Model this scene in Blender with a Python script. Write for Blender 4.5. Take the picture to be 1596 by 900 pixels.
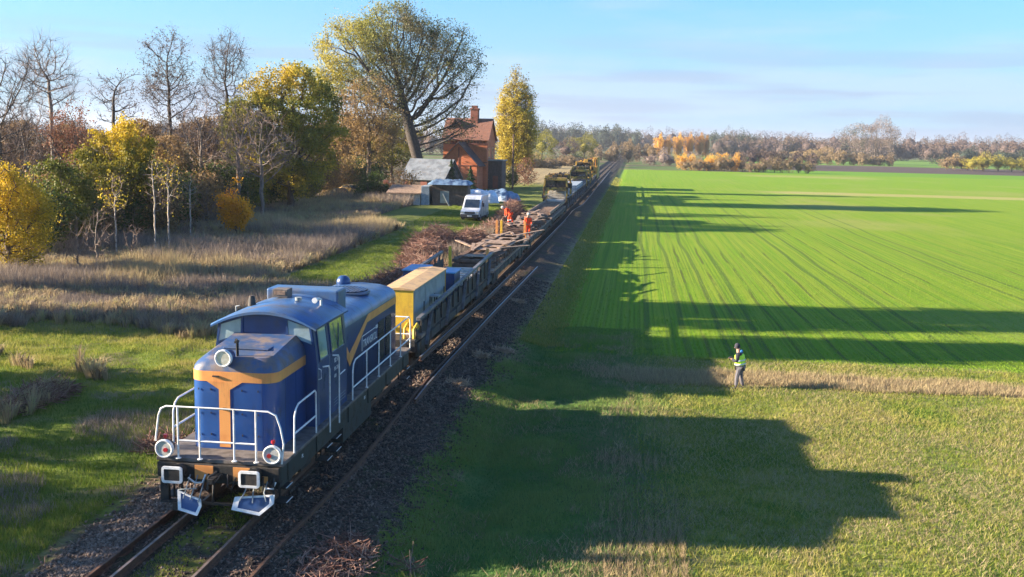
import bpy, bmesh, math, random
import numpy as np
from mathutils import Vector, Matrix
PI = math.pi
SC = bpy.context.scene
for o in list(bpy.data.objects): bpy.data.objects.remove(o)
COL = SC.collection
# ------------------------------------------------------------------ camera
FPX, PITCH, YAW, ROLL = 1596.3, .1432, .1155, .022
CAM = np.array([8.88, -20.46, 8.42])
Fv = np.array([-math.sin(YAW)*math.cos(PITCH), math.cos(YAW)*math.cos(PITCH), -math.sin(PITCH)])
R0 = np.array([math.cos(YAW), math.sin(YAW), 0.0]); U0 = np.cross(R0, Fv)
Rv = R0*math.cos(ROLL)+U0*math.sin(ROLL); Uv = np.cross(Rv, Fv)
cd = bpy.data.cameras.new('camera'); cam = bpy.data.objects.new('camera', cd); COL.objects.link(cam)
cd.sensor_width = 36; cd.lens = 36*FPX/1596; cd.clip_start = .3; cd.clip_end = 9000
M = Matrix.Identity(4)
for i in range(3):
    M[i][0] = Rv[i]; M[i][1] = Uv[i]; M[i][2] = -Fv[i]; M[i][3] = CAM[i]
cam.matrix_world = M
SC.camera = cam
# ------------------------------------------------------------------ sky, sun, exposure
SUN_EL, SUN_DRIFT = math.radians(17.7), math.radians(8)     # light travels towards +x, drifting 8 deg towards +y
to_sun = Vector((-math.cos(SUN_DRIFT)*math.cos(SUN_EL), -math.sin(SUN_DRIFT)*math.cos(SUN_EL), math.sin(SUN_EL)))
sd = bpy.data.lights.new('sun', 'SUN'); sd.energy = 5.0; sd.angle = math.radians(.5); sd.color = (1, .83, .62)
so = bpy.data.objects.new('sun', sd); COL.objects.link(so); so.rotation_euler = to_sun.to_track_quat('Z', 'Y').to_euler()
W = bpy.data.worlds.new('World'); SC.world = W; W.use_nodes = True
wt = W.node_tree; wt.nodes.clear()
wo = wt.nodes.new('ShaderNodeOutputWorld'); bg = wt.nodes.new('ShaderNodeBackground'); sk = wt.nodes.new('ShaderNodeTexSky')
sk.sky_type = 'NISHITA'; sk.sun_disc = False; sk.sun_elevation = SUN_EL
sk.sun_rotation = math.atan2(to_sun.x, to_sun.y); sk.altitude = 100; sk.air_density = 1.0; sk.dust_density = .6; sk.ozone_density = 2.5
bg.inputs['Strength'].default_value = .078
tc = wt.nodes.new('ShaderNodeTexCoord'); mp = wt.nodes.new('ShaderNodeMapping'); mp.inputs['Scale'].default_value = (1.0, 1.0, 8.0)
mp.inputs['Location'].default_value = (1.3, .4, .2)
cn = wt.nodes.new('ShaderNodeTexNoise'); cn.inputs['Scale'].default_value = 2.6; cn.inputs['Detail'].default_value = 7; cn.inputs['Roughness'].default_value = .55
cr = wt.nodes.new('ShaderNodeMapRange'); cr.interpolation_type = 'SMOOTHSTEP'
cr.inputs['From Min'].default_value = .45; cr.inputs['From Max'].default_value = .66; cr.inputs['To Max'].default_value = .42
mx = wt.nodes.new('ShaderNodeMix'); mx.data_type = 'RGBA'
sx = wt.nodes.new('ShaderNodeSeparateXYZ'); hz = wt.nodes.new('ShaderNodeMapRange'); hz.interpolation_type = 'SMOOTHSTEP'
hz.inputs['From Min'].default_value = -.02; hz.inputs['From Max'].default_value = .24; hz.inputs['To Min'].default_value = .85; hz.inputs['To Max'].default_value = 0
mx2 = wt.nodes.new('ShaderNodeMix'); mx2.data_type = 'RGBA'
L = wt.links.new
L(tc.outputs['Generated'], mp.inputs[0]); L(mp.outputs[0], cn.inputs['Vector']); L(cn.outputs['Fac'], cr.inputs['Value'])
L(tc.outputs['Generated'], sx.inputs[0]); L(sx.outputs['Z'], hz.inputs['Value'])
mx.inputs[7].default_value = (2.2, 2.55, 3.2, 1); mx2.inputs[7].default_value = (1.55, 2.15, 2.95, 1)
tn = wt.nodes.new('ShaderNodeMix'); tn.data_type = 'RGBA'; tn.blend_type = 'MULTIPLY'; tn.inputs[0].default_value = 1; tn.inputs[7].default_value = (.28, .62, .90, 1)
L(sk.outputs[0], tn.inputs[6]); L(tn.outputs[2], mx2.inputs[6]); L(hz.outputs[0], mx2.inputs[0])
L(mx2.outputs[2], mx.inputs[6]); L(cr.outputs[0], mx.inputs[0])
# low lavender cloud bank
mp2 = wt.nodes.new('ShaderNodeMapping'); mp2.inputs['Scale'].default_value = (1.6, 1.6, 22.0); mp2.inputs['Location'].default_value = (.55, 2.1, .35)
cn2 = wt.nodes.new('ShaderNodeTexNoise'); cn2.inputs['Scale'].default_value = 2.2; cn2.inputs['Detail'].default_value = 6
cr2 = wt.nodes.new('ShaderNodeMapRange'); cr2.interpolation_type = 'SMOOTHSTEP'; cr2.inputs['From Min'].default_value = .47; cr2.inputs['From Max'].default_value = .60; cr2.inputs['To Max'].default_value = .5
zr = wt.nodes.new('ShaderNodeMapRange'); zr.interpolation_type = 'SMOOTHSTEP'; zr.inputs['From Min'].default_value = .12; zr.inputs['From Max'].default_value = .05
ml = wt.nodes.new('ShaderNodeMath'); ml.operation = 'MULTIPLY'; mx3 = wt.nodes.new('ShaderNodeMix'); mx3.data_type = 'RGBA'; mx3.inputs[7].default_value = (1.35, 1.65, 2.35, 1)
L(tc.outputs['Generated'], mp2.inputs[0]); L(mp2.outputs[0], cn2.inputs['Vector']); L(cn2.outputs['Fac'], cr2.inputs['Value']); L(sx.outputs['Z'], zr.inputs['Value'])
L(cr2.outputs[0], ml.inputs[0]); L(zr.outputs[0], ml.inputs[1]); L(ml.outputs[0], mx3.inputs[0]); L(mx.outputs[2], mx3.inputs[6]); L(mx3.outputs[2], bg.inputs[0]); L(bg.outputs[0], wo.inputs[0])
SC.view_settings.view_transform = 'Standard'; SC.view_settings.look = 'None'
SC.view_settings.exposure = 2.1; SC.view_settings.gamma = 1; SC.view_settings.use_curve_mapping = False
SC.render.engine = 'CYCLES'; SC.cycles.max_bounces = 6; SC.cycles.transparent_max_bounces = 6

# ------------------------------------------------------------------ helpers
def ray(u, v): return Fv+Rv*(u-798)/FPX-Uv*(v-450)/FPX
def at_z(u, v, z): d = ray(u, v); return CAM+d*(z-CAM[2])/d[2]
def at_y(u, v, y): d = ray(u, v); return CAM+d*(y-CAM[1])/d[1]
def vnoise(x, y, s, seed=0):
    x = np.asarray(x, float)*s+seed*17.3; y = np.asarray(y, float)*s+seed*5.7
    xi = np.floor(x).astype(np.int64); yi = np.floor(y).astype(np.int64); fx = x-xi; fy = y-yi
    fx = fx*fx*(3-2*fx); fy = fy*fy*(3-2*fy)
    def h(a, b):
        n = (a*374761393+b*668265263+seed*144269) & 0x7fffffff
        n = ((n ^ (n >> 13))*1274126177) & 0x7fffffff
        return (n & 0xffff)/65535.0
    return (h(xi, yi)*(1-fx)+h(xi+1, yi)*fx)*(1-fy)+(h(xi, yi+1)*(1-fx)+h(xi+1, yi+1)*fx)*fy
def sstep(x, a, b):
    t = np.clip((np.asarray(x, float)-a)/(b-a), 0, 1); return t*t*(3-2*t)
def HGT(x, y):
    x = np.asarray(x, float); y = np.asarray(y, float)
    left = -.4+.7*sstep(y, 25, 105)
    l = np.where(x < -1.6, -.19+(left+.19)*sstep(-x, 1.6, 3.4), -.19)
    r = np.interp(x, [1.5, 2.3, 3.9, 5.0, 6.6, 9], [-.19, -.36, -.74, -1.02, -.9, -.9])
    z = np.where(x < 0, l, r)
    und = (vnoise(x, y, .22, 1)-.5)*.22+(vnoise(x, y, .9, 2)-.5)*.1
    z = z+und*sstep(-x, 2.2, 6)+und*.35*sstep(x, 6, 9)+(vnoise(x, y, 1.8, 4)-.5)*.12*sstep(np.abs(x), 1.9, 2.6)*(1-sstep(x, 3.5, 5))*(x < 6)
    z = z+(vnoise(x, y, 3.1, 3)-.5)*.06*(np.abs(x) < 1.7)
    return z
def h1(x, y): return float(HGT(np.array([x]), np.array([y]))[0])

def setp(o, label=None, cat=None, group=None, kind=None):
    if label: o['label'] = label
    if cat: o['category'] = cat
    if group: o['group'] = group
    if kind: o['kind'] = kind
    return o
def thing(name, label, cat, loc=(0, 0, 0), rz=0, group=None):
    o = bpy.data.objects.new(name, None); COL.objects.link(o); o.location = loc; o.rotation_euler = (0, 0, rz)
    o.empty_display_size = .3
    return setp(o, label, cat, group)
def copy_tree(o, parent=None):
    c = o.copy(); COL.objects.link(c); c.parent = parent
    for ch in list(o.children): copy_tree(ch, c)
    return c
def mesh_np(name, V, F, mat, parent=None, tint=None, smooth=False):
    V = np.asarray(V, np.float32); F = np.asarray(F, np.int32); k = F.shape[1]
    me = bpy.data.meshes.new(name); me.vertices.add(len(V)); me.vertices.foreach_set('co', V.ravel())
    me.loops.add(F.size); me.loops.foreach_set('vertex_index', F.ravel())
    me.polygons.add(len(F)); me.polygons.foreach_set('loop_start', np.arange(0, F.size, k, dtype=np.int32))
    me.polygons.foreach_set('loop_total', np.full(len(F), k, np.int32))
    if smooth: me.polygons.foreach_set('use_smooth', np.ones(len(F), bool))
    me.update(calc_edges=True)
    if tint is not None:
        a = me.attributes.new('tint', 'FLOAT', 'POINT'); a.data.foreach_set('value', np.asarray(tint, np.float32))
    if mat: me.materials.append(mat)
    o = bpy.data.objects.new(name, me); COL.objects.link(o); o.parent = parent
    return o
SPLIT = {'machinery', 'roof_cap', 'cross_board', 'side_gear', 'marker_light', 'face', 'eyes', 'end_wall', 'coupling_hose', 'side_step', 'step_edge', 'door_catch', 'side_frame', 'step_hanger', 'white_hook', 'grab_rail', 'door_seam', 'edge_board', 'orange_panel', 'panel_seam', 'tread'}
class MB:
    def __init__(s): s.v = []; s.f = []; s.m = []; s.s = []
    def add(s, vs, fs, m=0, sm=False):
        b = len(s.v); s.v += [tuple(p) for p in vs]
        for f in fs: s.f.append(tuple(b+i for i in f)); s.m.append(m); s.s.append(sm)
        return s
    def box(s, x0, x1, y0, y1, z0, z1, m=0, M=None):
        vs = [Vector((x, y, z)) for z in (z0, z1) for y in (y0, y1) for x in (x0, x1)]
        if M is not None: vs = [M @ p for p in vs]
        return s.add(vs, [(0, 2, 3, 1), (4, 5, 7, 6), (0, 1, 5, 4), (2, 6, 7, 3), (0, 4, 6, 2), (1, 3, 7, 5)], m)
    def beam(s, a, b, w, h, m=0, up=(0, 0, 1)):
        a = Vector(a); b = Vector(b); d = (b-a); l = d.length; d.normalize(); up = Vector(up)
        if abs(d.dot(up)) > .95: up = Vector((1, 0, 0))
        x = d.cross(up).normalized(); z = x.cross(d)
        Mx = Matrix((x, d, z)).transposed().to_4x4(); Mx.translation = a
        return s.box(-w/2, w/2, 0, l, -h/2, h/2, m, Mx)
    def tube(s, pts, r, n=8, m=0, caps=True):
        pts = [Vector(p) for p in pts]; N = len(pts); rr = r if isinstance(r, (list, tuple)) else [r]*N
        vs = []; ref = None
        for i, p in enumerate(pts):
            d = (pts[min(i+1, N-1)]-pts[max(i-1, 0)]).normalized()
            if ref is None: ref = Vector((0, 0, 1)) if abs(d.z) < .9 else Vector((1, 0, 0))
            x = d.cross(ref)
            if x.length < 1e-4: x = d.orthogonal()
            x.normalize(); y = d.cross(x); ref = y*-1 if False else ref
            for k in range(n):
                a = 2*PI*k/n; vs.append(p+(x*math.cos(a)+y*math.sin(a))*rr[i])
        fs = [(i*n+k, i*n+(k+1) % n, (i+1)*n+(k+1) % n, (i+1)*n+k) for i in range(N-1) for k in range(n)]
        s.add(vs, fs, m, True)
        if caps:
            s.add(vs[:n], [tuple(range(n))[::-1]], m); s.add(vs[-n:], [tuple(range(n))], m)
        return s
    def prism(s, poly, ax, a, b, m=0, sm=False):
        def P(p, t): return {'x': (t, p[0], p[1]), 'y': (p[0], t, p[1]), 'z': (p[0], p[1], t)}[ax]
        n = len(poly); A = [P(p, a) for p in poly]; B = [P(p, b) for p in poly]
        s.add(A+B, [(i, (i+1) % n, n+(i+1) % n, n+i) for i in range(n)], m, sm)
        s.add(A, [tuple(range(n))[::-1]], m); s.add(B, [tuple(range(n))], m)
        return s
    def loft(s, rings, m=0, sm=True, cap0=False, cap1=True, closed=True):
        n = len(rings[0]); vs = [p for r in rings for p in r]; e = n if closed else n-1
        s.add(vs, [(i*n+k, i*n+(k+1) % n, (i+1)*n+(k+1) % n, (i+1)*n+k) for i in range(len(rings)-1) for k in range(e)], m, sm)
        if cap0: s.add(rings[0], [tuple(range(n))[::-1]], m)
        if cap1: s.add(rings[-1], [tuple(range(n))], m)
        return s
    def pieces(s):
        key = {}; up = list(range(len(s.v)))
        def find(a):
            while up[a] != a: up[a] = up[up[a]]; a = up[a]
            return a
        for i, p in enumerate(s.v):
            q = (round(p[0], 4), round(p[1], 4), round(p[2], 4))
            if q in key: up[find(i)] = find(key[q])
            else: key[q] = i
        for f in s.f:
            for a in f[1:]: up[find(a)] = find(f[0])
        out = {}
        for f, m_, sm in zip(s.f, s.m, s.s):
            b = out.setdefault(find(f[0]), MB()); b.mp = getattr(b, 'mp', {})
            for a in f:
                if a not in b.mp: b.mp[a] = len(b.v); b.v.append(s.v[a])
            b.f.append(tuple(b.mp[a] for a in f)); b.m.append(m_); b.s.append(sm)
        return list(out.values())
    def cyl(s, c, ax, r, l, n=24, m=0, r2=None):
        c = Vector(c); d = {'x': Vector((1, 0, 0)), 'y': Vector((0, 1, 0)), 'z': Vector((0, 0, 1))}[ax]
        return s.tube([c-d*l/2, c+d*l/2], [r, r2 if r2 is not None else r], n, m)
    def sphere(s, c, r, m=0, n=12, sz=1.0):
        c = Vector(c); rings = []
        for i in range(1, n):
            t = PI*i/n; rings.append([(c.x+r*math.sin(t)*math.cos(2*PI*k/(2*n)), c.y+r*math.sin(t)*math.sin(2*PI*k/(2*n)), c.z-r*sz*math.cos(t)) for k in range(2*n)])
        return s.loft(rings, m, True, True, True)
    def build(s, name, mats, parent=None, bevel=0, seg=2, **k):
        if name in SPLIT and parent is not None:
            comps = s.pieces()
            if len(comps) > 1: return [c.build(name+' ', mats, parent, bevel, seg, **k) for c in comps][0]
        name = name.strip()
        me = bpy.data.meshes.new(name); me.from_pydata([tuple(p) for p in s.v], [], s.f)
        for mt in (mats if isinstance(mats, (list, tuple)) else [mats]): me.materials.append(mt)
        me.polygons.foreach_set('material_index', s.m); me.polygons.foreach_set('use_smooth', s.s); me.update()
        bm = bmesh.new(); bm.from_mesh(me); bmesh.ops.recalc_face_normals(bm, faces=bm.faces); bm.to_mesh(me); bm.free()
        o = bpy.data.objects.new(name, me); COL.objects.link(o); o.parent = parent
        if bevel:
            b = o.modifiers.new('bevel', 'BEVEL'); b.width = bevel; b.segments = seg; b.limit_method = 'ANGLE'; b.angle_limit = math.radians(40)
        setp(o, **k); return o

# ------------------------------------------------------------------ material helpers
class NB:
    def __init__(s, name):
        s.mat = bpy.data.materials.new(name); s.mat.use_nodes = True; s.t = s.mat.node_tree; s.t.nodes.clear()
        s.out = s.t.nodes.new('ShaderNodeOutputMaterial')
        g = s.t.nodes.new('ShaderNodeNewGeometry'); s.pos = g.outputs['Position']; s.geo = g
        s.tc = s.t.nodes.new('ShaderNodeTexCoord'); s.obj = s.tc.outputs['Object']
    def n(s, t): return s.t.nodes.new(t)
    def L(s, a, b):
        if hasattr(a, 'is_linked') or isinstance(a, bpy.types.NodeSocket): s.t.links.new(a, b)
        else: b.default_value = a if not (isinstance(a, tuple) and len(a) == 3 and b.type == 'RGBA') else (*a, 1)
    def m(s, op, a, b=0.0, clamp=False):
        x = s.n('ShaderNodeMath'); x.operation = op; x.use_clamp = clamp; s.L(a, x.inputs[0]); s.L(b, x.inputs[1]); return x.outputs[0]
    def mix(s, f, a, b, mode='MIX'):
        x = s.n('ShaderNodeMix'); x.data_type = 'RGBA'; x.blend_type = mode; s.L(f, x.inputs[0]); s.L(a, x.inputs[6]); s.L(b, x.inputs[7]); return x.outputs[2]
    def ss(s, v, a, b, lo=0., hi=1.):
        x = s.n('ShaderNodeMapRange'); x.interpolation_type = 'SMOOTHSTEP'; s.L(v, x.inputs[0])
        x.inputs[1].default_value = a; x.inputs[2].default_value = b; x.inputs[3].default_value = lo; x.inputs[4].default_value = hi; return x.outputs[0]
    def noise(s, sc, det=4, vec=None, rough=.55, st=None):
        v = vec or s.pos
        if st:
            mpn = s.n('ShaderNodeMapping'); s.L(v, mpn.inputs[0]); mpn.inputs['Scale'].default_value = st; v = mpn.outputs[0]
        x = s.n('ShaderNodeTexNoise'); x.inputs['Scale'].default_value = sc; x.inputs['Detail'].default_value = det; x.inputs['Roughness'].default_value = rough
        s.L(v, x.inputs['Vector']); return x.outputs['Fac']
    def ramp(s, f, cols):
        x = s.n('ShaderNodeValToRGB'); e = x.color_ramp.elements
        while len(e) < len(cols): e.new(.5)
        for i, (p, c) in enumerate(cols): e[i].position = p; e[i].color = (*c, 1)
        s.L(f, x.inputs[0]); return x.outputs[0]
    def bump(s, h, st=.4, dist=.05):
        x = s.n('ShaderNodeBump'); x.inputs['Strength'].default_value = st; x.inputs['Distance'].default_value = dist; s.L(h, x.inputs['Height']); return x.outputs[0]
    def pbr(s, col, rough=.8, metal=0., normal=None, **kw):
        x = s.n('ShaderNodeBsdfPrincipled'); s.L(col, x.inputs['Base Color']); s.L(rough, x.inputs['Roughness']); s.L(metal, x.inputs['Metallic'])
        if normal: s.L(normal, x.inputs['Normal'])
        for k, v in kw.items(): s.L(v, x.inputs[k.replace('_', ' ')])
        s.L(x.outputs[0], s.out.inputs[0]); return x
def mat(name, c, c2=None, rough=.7, metal=0., sc=3., det=5, lo=.4, hi=.65, bump=0., bsc=20., coat=0., dirt=None, dsc=1.2, dlo=.5, dhi=.75):
    b = NB(name); c2 = c2 or tuple(k*.75 for k in c)
    col = b.mix(b.ss(b.noise(sc, det, b.obj), lo, hi), c, c2)
    rg = rough
    if dirt:
        d = b.ss(b.noise(dsc, 8, b.obj, .65), dlo, dhi); col = b.mix(d, col, dirt); rg = b.mix(d, (rough,)*3, (.85,)*3)
    if coat or dirt:
        st_ = b.ss(b.noise(1., 5, b.obj, .7, (9, 9, .9)), .50, .72, 0., .45); col = b.mix(st_, col, tuple(k*.45+.02 for k in c))
    nm = b.bump(b.noise(bsc, 4, b.obj), bump, .02) if bump else None
    p = b.pbr(col, rg, metal, nm)
    if coat: p.inputs['Coat Weight'].default_value = coat; p.inputs['Coat Roughness'].default_value = .12
    return b.mat
def leafmat(name, cols, trans=.35, rough=.6):
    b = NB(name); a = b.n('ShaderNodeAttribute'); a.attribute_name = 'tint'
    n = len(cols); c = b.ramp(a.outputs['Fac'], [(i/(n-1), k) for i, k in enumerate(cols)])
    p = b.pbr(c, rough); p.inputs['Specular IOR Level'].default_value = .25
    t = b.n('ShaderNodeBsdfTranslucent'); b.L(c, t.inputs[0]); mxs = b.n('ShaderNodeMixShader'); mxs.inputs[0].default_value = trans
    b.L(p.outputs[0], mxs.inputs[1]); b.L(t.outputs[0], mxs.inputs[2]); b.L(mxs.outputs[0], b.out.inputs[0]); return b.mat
def glassmat(name, c=(.25, .33, .36), rough=.06):
    b = NB(name); col = b.mix(b.ss(b.noise(1.5, 4, b.obj), .35, .7), c, tuple(k*.55 for k in c))
    p = b.pbr(col, rough, 0.); p.inputs['Coat Weight'].default_value = 1; p.inputs['Coat Roughness'].default_value = .04; p.inputs['Specular IOR Level'].default_value = .8
    return b.mat

# ------------------------------------------------------------------ ground
def ground_material():
    b = NB('ground'); sp = b.n('ShaderNodeSeparateXYZ'); b.L(b.pos, sp.inputs[0]); X, Y = sp.outputs[0], sp.outputs[1]
    nA = b.m('SUBTRACT', b.noise(.12, 3), .5); nB = b.m('SUBTRACT', b.noise(.7, 4), .5); nC = b.m('SUBTRACT', b.noise(4., 5, rough=.65), .5)
    xd = b.m('ADD', X, b.m('ADD', b.m('MULTIPLY', nB, 1.5), b.m('MULTIPLY', nC, 1.2)))
    yd = b.m('ADD', Y, b.m('ADD', b.m('MULTIPLY', nA, 3.), b.m('MULTIPLY', nB, 3.)))
    fine = b.noise(14., 6, rough=.7); mid = b.noise(1.6, 6, rough=.6); big = b.noise(.09, 4)
    # left meadow: dry straw with green in it
    straw = b.mix(b.ss(mid, .35, .7), (.30, .235, .135), (.17, .135, .08)); green = b.mix(b.ss(mid, .3, .7), (.10, .15, .02), (.17, .20, .035))
    gfac = b.ss(b.noise(.35, 5, rough=.6), .44, .58)
    near = b.m('MULTIPLY', b.ss(yd, 23.5, 21.), b.ss(X, 8., 6.))                     # green near the track bed in front
    patch = b.m('MULTIPLY', b.m('MULTIPLY', b.ss(xd, -13.5, -11.), b.ss(xd, -4.4, -5.2)), b.m('MULTIPLY', b.ss(yd, 36, 40), b.ss(yd, 400, 380)))
    yard = b.m('MULTIPLY', b.ss(yd, 74, 80), b.ss(xd, -32., -20.))
    gf = b.m('MAXIMUM', b.m('MULTIPLY', gfac, .3), b.m('MULTIPLY', near, b.ss(b.noise(.5, 5), .36, .5, .25, 1.)))
    gf = b.m('MAXIMUM', gf, b.m('MULTIPLY', patch, .9)); gf = b.m('MAXIMUM', gf, b.m('MULTIPLY', yard, .85))
    left = b.mix(gf, straw, green)
    left = b.mix(b.m('MULTIPLY', b.ss(yd, 165, 185), b.ss(X, 3, 1)), left, (.30, .235, .12))
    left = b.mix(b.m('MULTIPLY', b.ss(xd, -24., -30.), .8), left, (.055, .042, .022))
    # right strips
    strip = b.mix(b.ss(mid, .3, .7), (.07, .155, .04), (.12, .18, .05))
    rough_g = b.mix(b.ss(b.noise(2.2, 7, rough=.7), .4, .6), (.16, .19, .04), (.33, .285, .13))
    rough_g = b.mix(b.ss(b.noise(.3, 5), .50, .66), rough_g, (.075, .15, .02))
    stub = b.mix(b.ss(b.noise(1., 4, st=(9, .35, 1)), .42, .6), (.21, .165, .105), (.085, .085, .03))
    xq = b.m('ADD', xd, b.m('MULTIPLY', nB, 2.2)); right = b.mix(b.m('MULTIPLY', b.ss(xq, 7.2, 9.2), b.ss(yd, 15, 3, .25, .85)), strip, stub); right = b.mix(b.ss(xq, 9.4, 11.8), right, rough_g)
    band = b.m('MULTIPLY', b.m('MULTIPLY', b.ss(yd, 18.9, 19.8), b.ss(yd, 22.2, 21.4)), b.ss(xd, 6.8, 8.))
    # crop field
    rows = b.noise(1., 3, st=(2.6, .03, 1), rough=.75); rows2 = b.noise(1., 2, st=(7.5, .02, 1), rough=.6)
    crop = b.mix(b.ss(rows, .34, .66), (.135, .255, .008), (.21, .285, .02))
    crop = b.mix(b.m('MULTIPLY', b.ss(rows2, .55, .38), b.ss(Y, 150, 45, .0, .55)), crop, (.07, .13, .014))
    crop = b.mix(b.m('MULTIPLY', b.ss(b.noise(.035, 5, st=(1, .6, 1)), .50, .66), b.ss(X, 12, 40)), crop, (.24, .27, .055))
    crop = b.mix(b.ss(Y, 130, 300, 0, .5), crop, (.15, .295, .008))
    tr = None
    for x0 in (9.9, 11.7, 13.6, 15.4, 22.0, 23.8, 33.5, 35.3):
        t = b.ss(b.m('ABSOLUTE', b.m('SUBTRACT', b.m('ADD', X, b.m('MULTIPLY', b.m('SUBTRACT', b.noise(.035, 1), .5), 1.6)), x0)), .22, .08)
        tr = t if tr is None else b.m('MAXIMUM', tr, t)
    tl = None
    for x0 in (12.6, 14.5, 16.6, 18.4, 20.4, 25.7, 27.6, 29.9, 38.5):
        t = b.ss(b.m('ABSOLUTE', b.m('SUBTRACT', b.m('ADD', X, b.m('MULTIPLY', b.m('SUBTRACT', b.noise(.05, 2), .5), 1.1)), x0)), .13, .05); tl = t if tl is None else b.m('MAXIMUM', tl, t)
    crop = b.mix(b.m('MULTIPLY', b.m('MULTIPLY', tl, b.ss(b.noise(.08, 3), .42, .56)), b.ss(Y, 170, 60, 0, .7)), crop, (.07, .08, .02))
    crop = b.mix(b.m('MULTIPLY', tr, b.ss(Y, 230, 60, .1, .55)), crop, (.05, .085, .02))
    # dry patch in the far field
    def strip_y(x0, x1, y0, y1, soft=12):
        return b.m('MULTIPLY', b.m('MULTIPLY', b.ss(yd, y0, y0+soft), b.ss(yd, y1, y1-soft)), b.m('MULTIPLY', b.ss(xd, x0, x0+12), b.ss(xd, x1, x1-12)))
    crop = b.mix(b.m('MULTIPLY', strip_y(30, 110, 188, 204, 4), .75), crop, (.36, .32, .12))
    crop = b.mix(b.m('MULTIPLY', strip_y(38, 90, 300, 330, 8), .6), crop, (.30, .30, .09))
    ff = b.m('MULTIPLY', b.ss(b.m('ADD', Y, b.m('MULTIPLY', nB, 1.6)), 24.2, 25.4), b.ss(xd, 5.0, 5.7))
    right = b.mix(b.m('MULTIPLY', band, .9), right, (.33, .25, .15)); right = b.mix(ff, right, crop)
    base = b.mix(b.ss(b.m('ADD', X, b.m('MULTIPLY', nC, .6)), 4.2, 4.9), left, right)
    # beyond the field
    beyond = b.mix(b.ss(b.noise(.02, 4), .4, .6), (.16, .13, .07), (.09, .14, .035))
    base = b.mix(b.ss(b.m('ADD', Y, b.m('MULTIPLY', nA, 20.)), 352, 358), base, beyond)
    edge = b.m('ADD', Y, b.m('MULTIPLY', X, 0.))
    crop2 = b.m('MULTIPLY', b.ss(X, 50, 58), b.m('MULTIPLY', b.ss(Y, 340, 350), b.ss(Y, 408, 404))); base = b.mix(crop2, base, (.12, .26, .015))
    plow = b.m('MULTIPLY', b.ss(X, 44, 50), b.m('MULTIPLY', b.ss(Y, 404, 409), b.ss(Y, 545, 538))); base = b.mix(plow, base, b.mix(b.ss(fine, .3, .7), (.075, .055, .048), (.10, .078, .068)))
    g2 = b.m('MULTIPLY', b.ss(X, 30, 60), b.m('MULTIPLY', b.ss(Y, 556, 562), b.ss(Y, 960, 950))); base = b.mix(g2, base, (.13, .24, .035))
    # track bed: soil and spoil
    soil = b.mix(b.ss(b.noise(3., 8, rough=.75), .36, .62), (.04, .031, .026), (.105, .078, .058)); soil = b.mix(b.ss(b.noise(22., 5, rough=.7), .54, .68), soil, (.28, .22, .17)); soil = b.mix(b.ss(b.noise(.6, 5), .52, .62, 0, .7), soil, (.05, .062, .025))
    xr = b.m('ADD', xd, b.m('MULTIPLY', nC, 2.0)); ms = b.m('MULTIPLY', b.ss(xd, -3.4, -2.7), b.ss(xr, 3.9, 3.3)); base = b.mix(ms, base, soil)
    ctr = b.m('MULTIPLY', b.m('MULTIPLY', b.ss(X, -.62, -.5), b.ss(X, .66, .5)), b.m('MULTIPLY', b.ss(b.noise(1.3, 5), .40, .52), b.ss(Y, 2.5, 1.))); base = b.mix(ctr, base, (.13, .14, .03))
    dry = b.m('MULTIPLY', b.m('MULTIPLY', b.ss(xd, 5.6, 7.), b.ss(xd, 9.8, 8.6)), b.m('MULTIPLY', b.ss(yd, 3, 10), b.ss(yd, 24, 21))); base = b.mix(b.m('MULTIPLY', dry, .6), base, (.13, .12, .05))
    base = b.mix(b.ss(fine, .35, .75, 0., .35), base, b.mix(1., base, (.45, .42, .4), 'MULTIPLY'))
    hgt = b.m('ADD', fine, b.m('MULTIPLY', mid, 1.5))
    b.pbr(base, .95, 0., b.bump(hgt, .55, .08)).inputs['Specular IOR Level'].default_value = .15
    return b.mat
def axis(lo, hi, fine, far0, far1, g=1.09):
    c = list(np.arange(lo, hi+1e-6, fine)); s = fine; a = hi
    while a < far1: s *= g; a += s; c.append(a)
    s = fine; a = lo
    while a > far0: s *= g; a -= s; c.insert(0, a)
    return np.array(c)
gx = axis(-16, 16, .2, -2500, 3200); gy = axis(-8, 34, .22, -300, 6000)
GX, GY = np.meshgrid(gx, gy); GZ = HGT(GX, GY)
nx, ny = len(gx), len(gy); idx = np.arange(nx*ny).reshape(ny, nx)
Fq = np.stack([idx[:-1, :-1], idx[:-1, 1:], idx[1:, 1:], idx[1:, :-1]], -1).reshape(-1, 4)
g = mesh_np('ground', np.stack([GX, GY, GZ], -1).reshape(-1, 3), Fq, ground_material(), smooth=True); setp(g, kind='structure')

# ------------------------------------------------------------------ palette
m_blue = mat('blue_paint', (.019, .078, .27), (.015, .06, .21), .32, 0, 1.2, coat=.35, dirt=(.07, .07, .075), dsc=1.6, dlo=.56, dhi=.82, bump=.05, bsc=8)
m_bluetop = mat('weathered_blue_roof', (.045, .13, .31), (.075, .12, .20), .38, 0, 1.6, coat=.2, dirt=(.12, .095, .075), dsc=1.1, dlo=.5, dhi=.8, bump=.06)
m_nose = mat('weathered_grey_blue', (.035, .085, .21), (.07, .095, .15), .42, 0, 1.6, dirt=(.17, .13, .115), dsc=1.1, dlo=.44, dhi=.60, bump=.06)
m_cab = mat('shaded_cab_blue', (.014, .052, .17), (.012, .04, .13), .36, 0, 1.3, coat=.3, dirt=(.05, .05, .055), dsc=1.8, dlo=.55, dhi=.8)  # darker than the nose blue: shade on the cab side put into its colour
m_navy = mat('dark_blue_paint', (.014, .052, .17), (.012, .04, .12), .38, 0, 1.4, coat=.3, dirt=(.05, .05, .05), dsc=2., dlo=.58, dhi=.8)
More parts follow.
